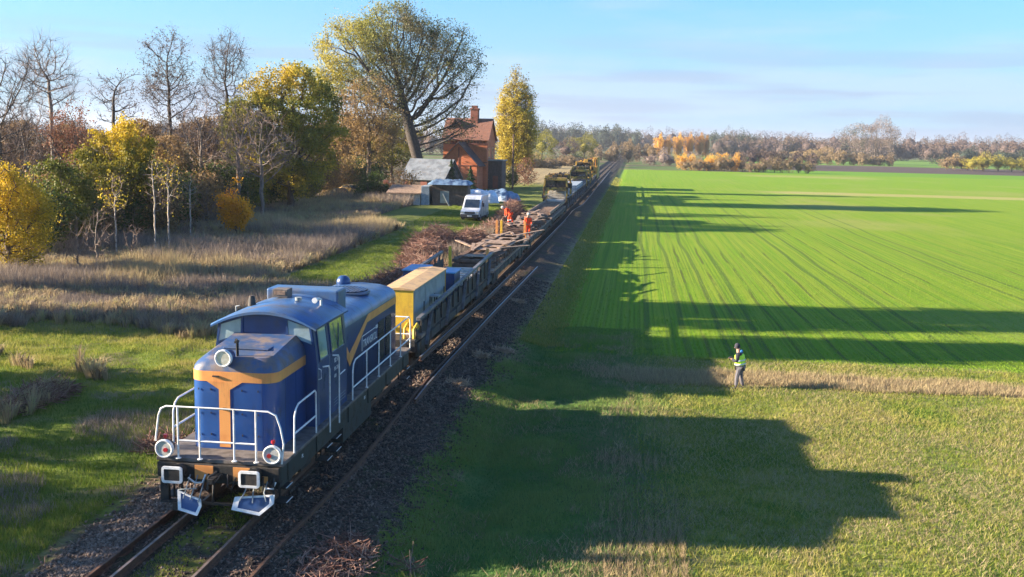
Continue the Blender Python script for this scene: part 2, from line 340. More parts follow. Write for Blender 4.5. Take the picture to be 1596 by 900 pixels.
m_orange = mat('orange_paint', (.78, .34, .10), (.68, .27, .08), .42, 0, 2., dirt=(.25, .13, .07), dsc=2.5, dlo=.6, dhi=.85)
m_white = mat('white_paint', (.78, .78, .78), (.62, .62, .6), .5, 0, 9.)
m_black = mat('black_steel', (.022, .022, .022), (.05, .042, .036), .65, .2, 5., bump=.2, bsc=30)
m_sill = mat('dark_green_sill', (.022, .035, .036), (.035, .035, .03), .55, .1, 3., dirt=(.06, .05, .04), dsc=3.)
m_deckp = mat('worn_deck_plate', (.17, .145, .13), (.10, .085, .075), .75, .2, 4., bump=.2, bsc=40)
m_glass = glassmat('cab_glass', (.34, .46, .50)); m_glassg = glassmat('side_glass', (.28, .32, .2), .12)  # pale base of the cab panes stands in for reflections
m_darkglass = glassmat('dark_glass', (.03, .04, .05))
m_lamp = mat('lamp_lens', (.62, .60, .52), (.75, .74, .7), .18, .3, 12., coat=.6)
m_red = mat('red_lens', (.45, .02, .03), (.3, .02, .02), .3)
m_rust = mat('rusty_rail', (.15, .078, .045), (.09, .05, .035), .7, .4, 8., bump=.15, bsc=60)
m_rtop = mat('brown_rail_top', (.26, .20, .165), (.16, .11, .085), .5, .5, 6.)
m_shine = mat('worn_rail', (.42, .45, .5), (.30, .31, .34), .35, .75, 6.)
m_wood = mat('old_wood', (.17, .105, .075), (.09, .06, .045), .85, 0, 5., bump=.4, bsc=25)
m_plank = mat('dusty_planks', (.33, .225, .155), (.17, .11, .08), .85, 0, 4., bump=.3, bsc=25)
m_wsteel = mat('grimy_wagon_steel', (.040, .040, .042), (.075, .058, .045), .7, .2, 4., dirt=(.10, .065, .045), dsc=2.5, dlo=.55, dhi=.75)
m_beam = mat('grey_worn_steel', (.19, .19, .20), (.12, .11, .11), .55, .4, 4., dirt=(.15, .10, .07), dsc=3.)
m_yel = mat('yellow_paint', (.72, .47, .04), (.6, .37, .04), .5, 0, 3., dirt=(.22, .13, .06), dsc=2.5, dlo=.55, dhi=.8)
m_yroof = mat('dusty_yellow_roof', (.56, .36, .16), (.45, .29, .15), .65, 0, 3., dirt=(.3, .2, .13), dsc=3.)
m_greyp = mat('pale_grey_paint', (.27, .31, .33), (.2, .235, .25), .55, 0, 2., dirt=(.15, .13, .11), dsc=3., dlo=.6, dhi=.85)
m_conc = mat('concrete', (.58, .55, .50), (.42, .40, .37), .85, 0, 4., bump=.2)
m_bluesl = mat('bluish_concrete', (.30, .36, .42), (.2, .25, .3), .7, 0, 4.)

# ------------------------------------------------------------------ rails
def rail(name, pts, label, w=.075, h=.16, group=None, top=m_rust):
    b = MB(); P = [Vector(p) for p in pts]
    prof = [(-.07, -h), (.07, -h), (.07, -h+.018), (.014, -h+.035), (.014, -.045), (w/2, -.034), (w/2, -.006), (w/2-.008, 0), (-w/2+.008, 0), (-w/2, -.006), (-w/2, -.034), (-.014, -.045), (-.014, -h+.035), (-.07, -h+.018)]
    rings = []
    for i, p in enumerate(P):
        d = (P[min(i+1, len(P)-1)]-P[max(i-1, 0)]); d.z = 0; d.normalize(); x = Vector((d.y, -d.x, 0))
        rings.append([p+x*a+Vector((0, 0, c)) for a, c in prof])
    b.loft(rings, 0, False, True, True)
    for k in range(len(b.f)):
        pass
    n = len(prof)
    for i in range(len(P)-1):
        b.m[i*n+7] = 1
    return b.build(name, [m_rust, top], label=label, cat='rail', group=group)
ys = [-60, -20, 0, 20, 40, 80, 140, 200, 300, 450, 780]
for x, lab in ((-.76, 'left running rail under the blue locomotive'), (.76, 'right running rail under the blue locomotive')):
    rail('running_rail', [(x, y, 0) for y in ys], 'rusty '+lab, group='running rails', top=m_rtop)
rail('loose_rail', [(-1.27+.05*math.sin(y*.1), y, -.05+h1(-1.27, y)*0) for y in np.arange(-40, 3.6, 3)], 'rusty loose rail lying outside the left running rail at the ballast', group='loose rails')
def lz(x, y): return h1(x, y)+.15
for k, (off, y0, lab) in enumerate(((0, -40, 'long rusty loose rail lying on the soil right of the locomotive'), (.17, 12, 'shorter shiny loose rail lying close beside the long one'))):
    yy = np.arange(y0, 50, 2.5); rail('loose_rail', [(float(np.interp(y, [-5, 0, 5, 15, 30, 50], [1.72, 1.75, 1.9, 1.75, 1.95, 2.35]))+off, y, lz(1.9, 15)) for y in yy], lab, group='loose rails', top=m_shine if k else m_rust)
rail('loose_rail', [(float(np.interp(y, [48, 74, 110, 124, 200, 300], [1.35, 1.6, 1.35, 2.0, 1.8, 1.6])), y, -.12) for y in np.arange(48, 300, 5)], 'loose rail lying beside the far wagons', group='loose rails', top=m_shine)
rail('loose_rail', [(1.62, y, z) for y, z in ((14.4, .80), (20, .68), (26, .56), (32.5, .42), (45, .3), (60, .2), (92, .02))], 'pale rail being lowered along the side of the nearest wagon', group='loose rails', top=m_shine)

# ------------------------------------------------------------------ locomotive
loco = thing('locomotive', 'blue diesel locomotive with orange stripes and white handrails at the head of the work train', 'locomotive', (0, 0, 0))
def fp(x, y0, y1, r, ins=0, n=6):
    p = []
    xx = x-ins; ya = y0+ins; yb = y1
    for i in range(n+1):
        a = PI+PI/2*i/n; p.append((-xx+r+math.cos(a)*r, ya+r+math.sin(a)*r))
    for i in range(n+1):
        a = -PI/2+PI/2*i/n; p.append((xx-r+math.cos(a)*r, ya+r+math.sin(a)*r))
    p += [(xx, yb), (-xx, yb)]; return p
def ring3(poly, f): return [(x, y, f(x, y)) for x, y in poly]
fr = MB(); fr.box(-1.46, 1.46, .55, 13.6, 1.2, 1.28, 0); fr.build('deck', m_deckp, loco, .01)
sl = MB(); sl.box(-1.40, 1.40, .6, 13.55, .72, 1.197, 0)
for y in (1.0, 3.1, 5.9, 8.0, 10.2, 12.6): sl.box(1.402, 1.43, y, y+.06, .74, 1.19); sl.box(-1.43, -1.402, y, y+.06, .74, 1.19)
sl.box(.6, 1.36, 5.6, 8.6, .25, .715); sl.box(-1.36, -.6, 5.6, 8.6, .25, .715)
sl.build('underframe', m_sill, loco, .01)
hd = MB()
crown = lambda x, y, z0, s: z0+s*(y-1.35)*.12+.10*s*(1-(x/1.02)**2)
rings = [ring3(fp(1.02, 1.35, 3.5, .34), lambda x, y: 1.28), ring3(fp(1.02, 1.35, 3.5, .34), lambda x, y: 3.10)]
for ins, z, s in ((.015, 3.16, .25), (.06, 3.22, .5), (.13, 3.26, .8), (.24, 3.285, 1)):
    rings.append(ring3(fp(1.02, 1.35, 3.5, .34, ins), lambda x, y: crown(x, y, z, s)))
hd.loft(rings[:2], 0, True, False, False); hd.loft(rings[1:], 1, True, False, True)
short = hd.build('short_hood', [m_blue, m_nose], loco)
bt = MB(); bt.loft([ring3(fp(1.028, 1.342, 3.49, .345), lambda x, y: 2.86), ring3(fp(1.028, 1.342, 3.49, .345), lambda x, y: 3.095)], 0, True, True, True)
bt.prism([(-.60, 2.862), (-.31, 2.68), (-.31, 1.33), (-.05, 1.33), (-.05, 2.68), (.24, 2.862)], 'y', 1.338, 1.352, 0)
bt.build('orange_stripe', m_orange, short)
hl = MB(); hl.box(-.55, .55, 2.2, 3.1, 3.44, 3.475, 0); hl.build('hatch', m_nose, short, .01)
nd = MB()
for x in (-.8, -.52, .22, .6):
    for z in (1.6, 2.1, 2.65): nd.box(x, x+.02, 1.335, 1.352, z, z+.045)
for x in (-.02, ): nd.box(x-.19, x-.12, 1.31, 1.35, 2.2, 2.26)
nd.box(-.45, -.3, 1.30, 1.36, 2.97, 3.0)
for y in (2.0, 2.75): nd.box(1.018, 1.023, y, y+.01, 1.3, 2.85)
nd.build('door_catch', m_black, short)
def lamp(c, r, par, red=True, d=.22):
    b = MB(); cx, cy, cz = c
    b.tube([(cx, cy+d, cz), (cx, cy+.05, cz), (cx, cy, cz)], [r*.72, r*.98, r], 28, 0)
    h = b.build('headlight', m_black if red else m_navy, par)
    b = MB(); b.tube([(cx, cy-.006, cz), (cx, cy-.035, cz)], [r*.8, r*.86], 28, 0); b.build('lens', m_lamp, h)
    b = MB(); n = 32; rg = []
    for rr, yy in ((r*1.04, .03), (r*1.06, -.03), (r*1.0, -.055), (r*.84, -.05), (r*.82, -.02)): rg.append([(cx+rr*math.cos(2*PI*k/n), cy+yy, cz+rr*math.sin(2*PI*k/n)) for k in range(n)])
    b.loft(rg, 0, True, False, False); b.build('rim', m_white, h)
    return h
for sx_ in (-1, 1):
    h = lamp((1.24*sx_, .5, 1.49), .2, loco)
    b = MB(); b.cyl((1.24*sx_-(.04*sx_ if sx_ < 0 else .06), .455, 1.47), 'y', .05, .03, 16); b.tube([(1.24*sx_, .55, 1.68), (1.24*sx_, .55, 1.74)], .02, 8); b.tube([(1.24*sx_, .55, 1.74), (1.24*sx_, .55, 1.80)], .045, 12)
    b.build('marker_light', m_red, h)
h = lamp((-.16, 1.28, 3.42), .19, loco, False, .35)
b = MB(); b.tube([(-.02, 1.75, 3.3), (-.02, 1.75, 3.72), (-.02, 1.68, 3.78)], .035, 8); b.box(-.05, .01, 1.64, 1.8, 3.70, 3.75); b.build('bracket', m_black, h)
# cab
cabx = 1.31
def arch(x, top, side, w): return side+(top-side)*(1-(x/w)**2)
prof = [(-cabx, 1.28), (cabx, 1.28), (cabx, 2.9), (1.21, 3.80)]+[(x, arch(x, 4.16, 3.80, 1.3)) for x in np.linspace(1.1, -1.1, 11)]+[(-1.21, 3.80), (-cabx, 2.9)]
cb = MB(); cb.prism(prof, 'y', 3.5, 6.15, 0); cab = cb.build('cab', m_cab, loco, .015)
rf = MB(); xs = np.linspace(-1.34, 1.34, 17)
rg = []
for y, dz in ((3.34, -.035), (3.38, 0), (4.9, .015), (6.18, 0)):
    rg.append([(x, y, arch(x, 4.19, 3.80, 1.34)+dz) for x in xs]+[(x, y, arch(x, 4.12, 3.755, 1.34)+dz) for x in xs[::-1]])
rf.loft(rg, 0, True, True, True)
for y in (4.1, 4.95, 5.75): rf.loft([[(x, y+d, arch(x, 4.19, 3.80, 1.34)+.012*(1 if 0 < i < 3 else 0)) for x in xs] for i, d in enumerate((-.02, -.012, .012, .02))], 0, True, False, False, closed=False)
roof = rf.build('cab_roof', m_bluetop, cab)
def pane(name, pts, th, m, par, frame=None, fw=.045, rn=.0):
    """pts: 4+ corners of a flat pane, outward thickness th; a frame strip around it"""
    P = [Vector(p) for p in pts]; n = (P[1]-P[0]).cross(P[2]-P[0]).normalized(); c = sum(P, Vector())/len(P)
    b = MB(); b.loft([[p-n*.02 for p in P], [p+n*th for p in P]], 0, False, True, True); o = b.build(name, m, par)
    if frame:
        O = [c+(p-c)*(1+fw/(p-c).length*1.4) for p in P]; b = MB(); k = len(P)
        for i in range(k):
            j = (i+1) % k; b.loft([[O[i]-n*.02, O[j]-n*.02, P[j]-n*.02, P[i]-n*.02], [O[i]+n*(th+.02), O[j]+n*(th+.02), P[j]+n*(th+.02), P[i]+n*(th+.02)]], 0, False, True, True)
        b.build('window_frame', frame, o)
    return o
pane('front_window', [(-1.19, 3.49, 3.36), (-.62, 3.49, 3.57), (-.60, 3.49, 3.95), (-1.12, 3.49, 3.78)], .008, m_glass, cab, m_navy)
pane('front_window', [(.60, 3.49, 3.57), (1.19, 3.49, 3.36), (1.12, 3.49, 3.78), (.58, 3.49, 3.95)], .008, m_glass, cab, m_navy)
sxx = lambda z: cabx-(z-2.9)*.111+.004
for s_ in (1, -1):
    q = lambda y, z: (s_*sxx(z), y, z)
    o1 = [q(4.72, 2.93), q(5.86, 2.93), q(5.86, 3.68), q(4.72, 3.68)]; o2 = [q(3.72, 2.93), q(4.4, 2.93), q(4.4, 3.68), q(3.72, 3.68)]
    if s_ < 0: o1.reverse(); o2.reverse()
    w1 = pane('side_window', o1, .008, m_glassg, cab, m_navy); pane('door_window', o2, .008, m_glass, cab, m_navy)
    b = MB(); b.box(s_*(cabx+.01)-.012, s_*(cabx+.01)+.012, 5.28, 5.31, 2.93, 3.6); b.build('window_bar', m_navy, cab)
    b = MB()
    for y in (3.62, 4.52): b.box(s_*cabx-.008, s_*cabx+.008, y, y+.02, 1.3, 2.86)
    for z in (1.45, 1.53, 1.61): b.box(s_*cabx-.006, s_*cabx+.006, 4.9, 6.0, z, z+.012)
    b.build('door_seam', m_greyp, cab)
    b = MB(); b.tube([(s_*1.33, 3.56, 2.75), (s_*1.40, 3.56, 2.72), (s_*1.40, 3.56, 2.5), (s_*1.33, 3.56, 2.47)], .014, 6); b.build('grab_handle', m_white, cab)
# roof gear
b = MB(); b.box(-.95, 1.05, 6.2, 7.0, 3.6, 4.30); b.build('exhaust_box', m_bluetop, loco, .05, 3)
b = MB(); b.box(-.45, -.05, 5.3, 5.7, 4.2, 4.42); b.box(-.40, -.1, 5.28, 5.3, 4.27, 4.38, 1); b.build('roof_vent', [m_deckp, m_plank], roof, .015)
b = MB(); b.tube([(-.75, 4.6, 4.08), (-.75, 4.6, 4.34)], [.11, .07], 14); b.build('exhaust_stack', m_wsteel, roof)
b = MB(); b.tube([(.86, 5.3, 4.02), (.86, 5.3, 4.2), (.86, 5.05, 4.24)], .03, 8); b.tube([(.86, 5.15, 4.24), (.86, 4.75, 4.25)], [.03, .075], 12); b.build('horn', m_white, roof)
b = MB(); b.tube([(.35, 5.0, 4.2), (.35, 5.0, 4.28)], .09, 14); b.tube([(-1.1, 4.4, 3.95), (-1.1, 4.4, 4.08), (-1.0, 4.4, 4.1)], .015, 6); b.tube([(-.98, 5.2, 4.0), (-.98, 5.2, 4.13), (-.88, 5.2, 4.14)], .015, 6); b.build('roof_cap', m_greyp, roof)
# long hood
lp = [(-1.15, 1.28), (1.15, 1.28), (1.15, 3.22), (1.13, 3.34), (1.06, 3.44), (.93, 3.52), (.6, 3.60), (0, 3.64), (-.6, 3.60), (-.93, 3.52), (-1.06, 3.44), (-1.13, 3.34), (-1.15, 3.22)]
b = MB(); n = len(lp); rA = [(x, 6.16, z) for x, z in lp]; rB = [(x, 12.6, z) for x, z in lp]
b.loft([rA, rB], 0, True, True, True, closed=True)
for i in range(n):
    if i >= 2 and i <= 11: b.m[i] = 1
longh = b.build('long_hood', [m_navy, m_bluetop], loco)
b = MB()
for y in (7.3, 8.35, 9.5, 10.6, 11.5): b.loft([[(x*1.004, y+d, (z-1.28)*1.003+1.28) for x, z in lp[1:]+lp[:1]] for d in (0, .03)], 0, False, False, False, closed=False)
for y in (7.3, 9.5, 11.5):
    b.box(1.15, 1.165, y+.1, y+.14, 2.0, 2.06)
b.build('panel_seam', m_navy, longh)
b = MB()
for y0 in (10.2, 11.15):
    b.box(1.152, 1.168, y0, y0+.75, 1.5, 2.75)
    for z in np.arange(1.55, 2.7, .075): b.box(1.168, 1.185, y0+.04, y0+.71, z, z+.03)
b.build('louvre_door', m_black, longh)
b = MB(); b.cyl((.05, 10.4, 3.66), 'z', .78, .07, 36, 0)
b.build('fan_rim', m_bluetop, longh)
b = MB(); b.cyl((.05, 10.4, 3.70), 'z', .70, .012, 32, 0)
for k in range(-6, 7):
    w = math.sqrt(max(0, .69**2-(k*.11)**2)); b.box(.05+k*.11-.012, .05+k*.11+.012, 10.4-w, 10.4+w, 3.712, 3.74, 1); b.box(.05-w, .05+w, 10.4+k*.11-.012, 10.4+k*.11+.012, 3.715, 3.735, 1)
b.build('fan_grille', [m_black, m_bluetop], longh)
b = MB(); b.sphere((-.55, 12.3, 3.66), .24, 0, 8); b.build('expansion_dome', m_navy, longh)
b = MB()
def xplate(poly, x=1.153, t=.008): b.prism(poly, 'x', x, x+t)
xplate([(12.6, 2.98), (12.6, 3.21), (9.12, 3.21), (8.86, 2.98)]); xplate([(8.86, 2.98), (9.12, 3.21), (9.0, 3.21), (6.95, 2.42), (6.98, 2.05)])
xplate([(6.98, 2.05), (6.95, 2.42), (6.2, 3.12), (6.2, 2.82)])
b.build('orange_stripe', m_orange, longh)
def text_mesh(name, body, size, mw, m, par, ext=.003, extra=None):
    c = bpy.data.curves.new(name, 'FONT'); c.body = body; c.size = size; c.extrude = ext; c.shear = .12
    o = bpy.data.objects.new(name+'_tmp', c); COL.objects.link(o); bpy.context.view_layer.update()
    me = bpy.data.meshes.new_from_object(o); bpy.data.objects.remove(o); me.materials.clear(); me.materials.append(m)
    o = bpy.data.objects.new(name, me); COL.objects.link(o); o.parent = par; o.matrix_local = mw; return o
def side_m(x, y, z): return Matrix(((0, 0, 1, x), (1, 0, 0, y), (0, 1, 0, z), (0, 0, 0, 1)))
text_mesh('lettering', 'TRANSKOL', .33, side_m(1.157, 8.40, 2.29), m_white, longh)
b = MB(); b.box(1.153, 1.162, 8.28, 8.32, 2.22, 2.66); b.box(1.153, 1.162, 8.28, 10.15, 2.64, 2.66); b.box(1.153, 1.162, 9.9, 10.15, 2.60, 2.70); b.build('logo_line', m_white, longh)
for i, (tx, z, sz) in enumerate((('92 51', 2.60, .17), ('PL-TRK', 2.38, .15), ('620', 2.2, .12))): text_mesh('number', tx, sz, side_m(1.316, 4.95, z), m_white, cab)
text_mesh('number', 'BK', .13, side_m(1.404, 7.6, .95), m_white, loco); text_mesh('number', 'PL', .13, side_m(1.404, 2.0, .95), m_white, loco)
# handrails
def arc_rail(pts, r=.022): b.tube(pts, r, 8)
b = MB()
arc_rail([(-1.44, .5, 1.66), (-1.44, .5, 1.7), (-1.36, .5, 2.25), (-1.30, .5, 2.4), (-1.18, .5, 2.46), (0, .5, 2.46), (1.15, .5, 2.46), (1.33, .5, 2.38), (1.43, .5, 2.1), (1.50, .5, 1.74), (1.45, .5, 1.29)])
for x in (-.92, -.42, .37, .87): arc_rail([(x, .5, 1.28), (x, .5, 2.46)]); b.tube([(x, .5, 1.285), (x, .5, 1.30)], .06, 10)
arc_rail([(-.92, .5, 1.70), (.87, .5, 1.70)]); b.build('front_handrail', m_white, loco)
for s_ in (1, -1):
    x = 1.44*s_
    b = MB(); arc_rail([(x, 1.37, 1.25), (x, 1.40, 2.1), (x, 1.5, 2.27), (x, 1.68, 2.35), (x, 2.9, 2.36), (x, 2.98, 2.3), (x, 3.0, 1.28)]); arc_rail([(x, 1.37, 1.72), (x, 3.0, 1.72)]); b.build('side_handrail', m_white, loco)
    b = MB(); x2 = 1.47*s_; arc_rail([(s_*1.33, 3.9, 2.72), (x2, 3.95, 2.74), (x2, 4.02, 2.65), (x2, 4.05, 1.0)]); arc_rail([(s_*1.33, 4.75, 2.84), (x2, 4.8, 2.84), (x2, 4.86, 2.75), (x2, 4.88, 1.02)]); arc_rail([(x2, 4.86, 2.30), (x2, 5.4, 2.32)], .016); b.build('grab_rail', m_white, loco)
    b = MB(); arc_rail([(x, 6.25, 1.26), (x, 6.27, 2.1), (x, 6.36, 2.27), (x, 6.55, 2.36), (x, 12.8, 2.40), (x, 13.35, 2.4), (x, 13.5, 2.3), (x, 13.57, 2.1), (x, 13.57, 1.25)])
    for y in (7.75, 9.17, 10.65, 12.08): arc_rail([(x, y, 1.24), (x, y, 2.37)]); b.tube([(x, y, 1.27), (x, y, 1.29)], .05, 8)
    arc_rail([(x, 6.25, 1.62), (x, 13.57, 1.62)]); b.build('side_handrail', m_white, loco)
b = MB(); arc_rail([(-1.4, 13.6, 1.28), (-1.4, 13.6, 2.3), (-.5, 13.6, 2.35), (-.5, 13.6, 1.28)]); arc_rail([(.5, 13.6, 1.28), (.5, 13.6, 2.35), (1.35, 13.6, 2.35)]); arc_rail([(.5, 13.6, 1.75), (1.4, 13.6, 1.75)]); b.build('rear_handrail', m_white, loco)
# buffer beam
b = MB(); b.box(-1.40, 1.40, .45, .6, .86, 1.19, 0); b.build('buffer_beam', m_black, loco, .01)
b = MB(); b.box(-.52, -.10, .43, .45, .86, 1.17); b.box(.36, .74, .43, .45, .86, 1.17); b.box(1.02, 1.15, .43, .45, .85, 1.0); b.build('orange_panel', m_orange, loco)
for s_, x in ((-1, -.86), (1, .88)):
    b = MB(); b.tube([(x, .45, 1.05), (x, .1, 1.05)], [.15, .12], 16); b.tube([(x, .3, 1.05), (x, .27, 1.05)], .17, 16); bo = b.build('buffer', m_black, loco)
    def rr(w, h, r, y): return [(x+sx1*(w-r)+r*math.cos(a), y, 1.06+sz1*(h-r)+r*math.sin(a)) for sx1, sz1, a0 in ((1, 1, 0), (-1, 1, PI/2), (-1, -1, PI), (1, -1, 1.5*PI)) for a in (a0, a0+PI/6, a0+PI/3, a0+PI/2)]
    b = MB(); b.loft([rr(.19, .145, .05, .09), rr(.19, .145, .05, .02)], 0, False, True, True); b.build('buffer_plate', m_black, bo)
    b = MB(); b.loft([rr(.235, .185, .06, .05), rr(.235, .185, .06, .01), rr(.18, .13, .03, .005), rr(.18, .13, .03, .03)], 0, False, False, False); b.build('white_edge', m_white, bo)
# steps below the buffers
def step(cx, pts, tilt):
    b = MB(); P = [Vector((cx+a*1.08, .12+tilt*c*.5, .33+c*1.15)) for a, c in pts]; cc = sum(P, Vector())/len(P)
    I = [cc+(p-cc)*.76 for p in P]; k = len(P)
    for i in range(k):
        j = (i+1) % k; b.loft([[P[i], P[j], I[j], I[i]], [q+Vector((0, -.035, .0)) for q in (P[i], P[j], I[j], I[i])]], 0, False, True, True)
    o = b.build('step_plate', m_white, loco); b = MB(); b.loft([[p+Vector((0, .01, 0)) for p in I], [p+Vector((0, -.012, 0)) for p in I]], 0, False, True, True); b.build('tread', m_navy, o)
    return o
step(-.52, [(-.30, .28), (-.22, -.06), (.20, -.14), (.26, .02), (.22, .14), (-.04, .20)], 1.1)
step(.92, [(-.40, .22), (-.44, -.0), (.16, -.07), (.42, .14), (.42, .30), (.2, .28)], .9)
b = MB()
for x0, z0, x1, z1 in ((-.62, .95, -.66, .5), (-.45, .95, -.5, .48), (-.28, .9, -.32, .44), (.72, .92, .62, .52), (.9, .92, .92, .5), (1.15, .9, 1.22, .55), (-.8, .6, -.35, .75)): arc_rail([(x0, .42, z0), (x0, .2, (z0+z1)/2), (x1, .12, z1)], .014)
b.build('step_hanger', m_greyp, loco)
b = MB(); arc_rail([(-.62, .3, .92), (-.45, .28, .82), (-.28, .28, .84), (-.26, .4, .98)]); arc_rail([(1.12, .3, .78), (1.32, .3, .78), (1.36, .35, .92)]); b.build('white_hook', m_white, loco)
b = MB(); arc_rail([(0, .42, 1.05), (-.12, .25, .98), (-.14, .2, .7)], .03); arc_rail([(.1, .42, 1.0), (.05, .1, .9), (.02, .1, .45)], .028); b.box(-.06, .06, .02, .45, .9, 1.0)
for k, xx in enumerate((-1.25, -.95, 1.05, 1.3, .25, -.2)): arc_rail([(xx, .42, 1.0), (xx+.05, .25, .85-.05*(k % 3)), (xx+.12, .3, .7), (xx+.18, .42, .95)], .02)
b.build('coupling_hose', m_black, loco)
b = MB(); b.box(-1.3, 1.3, .35, .45, .30, .36); b.box(-1.3, -1.1, .36, .46, .36, .86); b.box(1.1, 1.3, .36, .46, .36, .86); b.box(-1.0, -.6, .3, .5, .14, .32); b.box(.6, 1.0, .3, .5, .14, .32); b.build('rail_guard', m_black, loco, .01)
for s_ in (1, -1):
    b = MB()
    for y in (.75, 3.85, 4.65, 13.0):
        for z in (.28, .62): b.box(s_*1.28-.13, s_*1.28+.17*1, y, y+.42, z, z+.03)
        b.box(s_*1.16-.02, s_*1.16+.02, y, y+.03, .28, 1.2); b.box(s_*1.16-.02, s_*1.16+.02, y+.4, y+.43, .28, 1.2)
    b.build('side_step', m_black, loco)
    b = MB()
    for y in (.75, 3.85, 4.65, 13.0):
        for z in (.28, .62): b.box(s_*1.46-.012, s_*1.46+.012, y, y+.42, z+.032, z+.04)
    b.build('step_edge', m_white, loco)
def bogie(par, yc, wb=1.3, r=.5, hw=.98):
    b = MB()
    for s_ in (1, -1):
        b.box(s_*hw-.06, s_*hw+.06, yc-wb-.55, yc+wb+.55, r+.12, r+.32)
        for yy in (-wb, wb): b.box(s_*hw-.12, s_*hw+.12, yc+yy-.2, yc+yy+.2, r-.17, r+.2)
        b.box(s_*hw-.1, s_*hw+.1, yc-.4, yc+.4, r-.2, r+.15)
        for yy in (-wb-.3, -wb+.3, wb-.3, wb+.3): b.cyl((s_*hw+.03*s_, yc+yy, r+.05), 'z', .09, .25, 10)
    b.box(-hw, hw, yc-.25, yc+.25, r, r+.3)
    o = b.build('bogie', m_black, par, .008)
    for yy in (-wb, wb):
        b = MB(); b.tube([(-.8, yc+yy, r), (.8, yc+yy, r)], .08, 10)
        for s_ in (1, -1): b.tube([(s_*.82, yc+yy, r), (s_*.72, yc+yy, r), (s_*.715, yc+yy, r), (s_*.69, yc+yy, r)], [r-.01, r, r+.03, r+.03], 32)
        b.build('wheelset', m_rust, o)
bogie(loco, 3.3); bogie(loco, 10.7)

# ------------------------------------------------------------------ work train wagons
def wagon(y0, y1, label, zt=1.25, side=True, group='rail carrying wagons of the work train', topz=(2.05, 2.15)):
    w = thing('flat_wagon', label, 'wagon', (0, y0, 0), 0, group); Ln = y1-y0; rnd = random.Random(int(y0))
    b = MB(); b.box(-1.3, 1.3, 0, Ln, zt-.12, zt); b.build('deck', m_plank if not side else m_wsteel, w, .01)
    b = MB()
    for s_ in (1, -1):
        b.box(s_*1.34-.04, s_*1.34+.04, .1, Ln-.1, zt-.42, zt-.125); b.box(s_*.5-.06, s_*.5+.06, .3, Ln-.3, zt-.5, zt-.13)
        for y in np.arange(.6, Ln-.3, 1.9): b.box(s_*1.38, s_*1.41, y, y+.08, zt-.45, zt-.1)
    b.box(-1.3, 1.3, 0, .12, zt-.45, zt-.125); b.box(-1.3, 1.3, Ln-.12, Ln, zt-.45, zt-.125)
    for yb, s1 in ((0, -1), (Ln, 1)):
        for x in (-.87, .87): b.tube([(x, yb, 1.04), (x, yb+s1*.32, 1.04)], .09, 10); b.tube([(x, yb+s1*.32, 1.04), (x, yb+s1*.36, 1.04)], .22, 16)
    b.build('underframe', m_wsteel, w, .006)
    bogie(w, 2.6, .9, .44); bogie(w, Ln-2.6, .9, .44)
    if side:
        for s_ in (1, -1):
            b = MB(); b.beam((s_*1.36, .3, topz[0]), (s_*1.36, Ln-.3, topz[1]), .16, .12); b.build('runway_beam', m_beam, w, .008)
            b = MB(); y = .9; k = 0
            while y < Ln-.6:
                zt2 = topz[0]+(topz[1]-topz[0])*y/Ln-.08
                b.box(s_*1.33-.03, s_*1.33+.03, y, y+.09, zt, zt2)
                if k % 3 == 1: b.beam((s_*1.45, y-.9, zt-.4), (s_*1.38, y+.3, zt2), .12, .05, 1)
                y += 1.35; k += 1
            b.build('side_frame', [m_wsteel, m_beam], w, .004)
            b = MB(); b.prism([(.3, zt-.1), (Ln-.3, zt-.1), (Ln-.3, topz[1]-.35), (.3, topz[0]-.35)], 'x', s_*1.28-.01, s_*1.28+.01); b.build('side_sheet', m_wsteel, w)
    return w
w1 = wagon(15.0, 34.6, 'nearest flat wagon behind the locomotive carrying a yellow-ended equipment cabinet', topz=(1.98, 2.35))
def post(par, x, y, z, h, m, w=.16):
    b = MB(); b.box(x-w/2, x+w/2, y-.05, y+.05, z, z+h); b.box(x-w/2-.03, x+w/2+.03, y-.12, y+.12, z, z+.1); b.beam((x, y+.05, z+h*.65), (x, y+.55, z+.05), .06, .06); b.box(x-w/2+.03, x+w/2+.03, y-.11, y-.05, z+h*.3, z+h*.36)
    return b.build('stake_post', m, par, .01)
# cabinet on the nearest wagon
t = thing('equipment_cabinet', 'long low cabinet with yellow ends, sandy roof and grey side on the nearest wagon', 'cabinet', (.42, 16.1, 1.25))
b = MB(); b.box(-.52, .55, .03, 6.5, 0, 1.62, 0); b.build('side_wall', m_greyp, t, .01)
b = MB(); b.box(-.55, .58, -.01, .03, 0, 1.64); b.box(-.55, .58, 6.5, 6.54, 0, 1.64); b.build('end_wall', m_yel, t, .008)
b = MB(); b.prism([(-.60, 1.645), (.63, 1.645), (.63, 1.68), (.02, 1.74), (-.60, 1.68)], 'y', -.05, 6.6); b.build('roof', m_yroof, t, .006)
for k in range(3):
    b = MB(); b.box(.552, .562, .25+k*2.1, 2.1+k*2.1, .12, 1.5); d = b.build('door', m_greyp, t, .004); b = MB(); b.box(.562, .59, 1.95+k*2.1, 2.0+k*2.1, .55, .95); b.build('handle', m_black, d)
t = thing('equipment_cabinet', 'dark cabinet with a blue lid behind the yellow-ended cabinet', 'cabinet', (.75, 24.2, 1.25))
b = MB(); b.box(-.55, .35, 0, 1.5, 0, 1.25); b.build('body', m_navy, t, .01); b = MB(); b.box(-.6, .4, -.06, 1.56, 1.25, 1.31); b.build('lid', mat('sky_blue_paint', (.10, .30, .55), None, .4), t, .01)
t = thing('equipment_cabinet', 'low blue-topped box at the left edge of the nearest wagon', 'cabinet', (-.5, 23.6, 1.25))
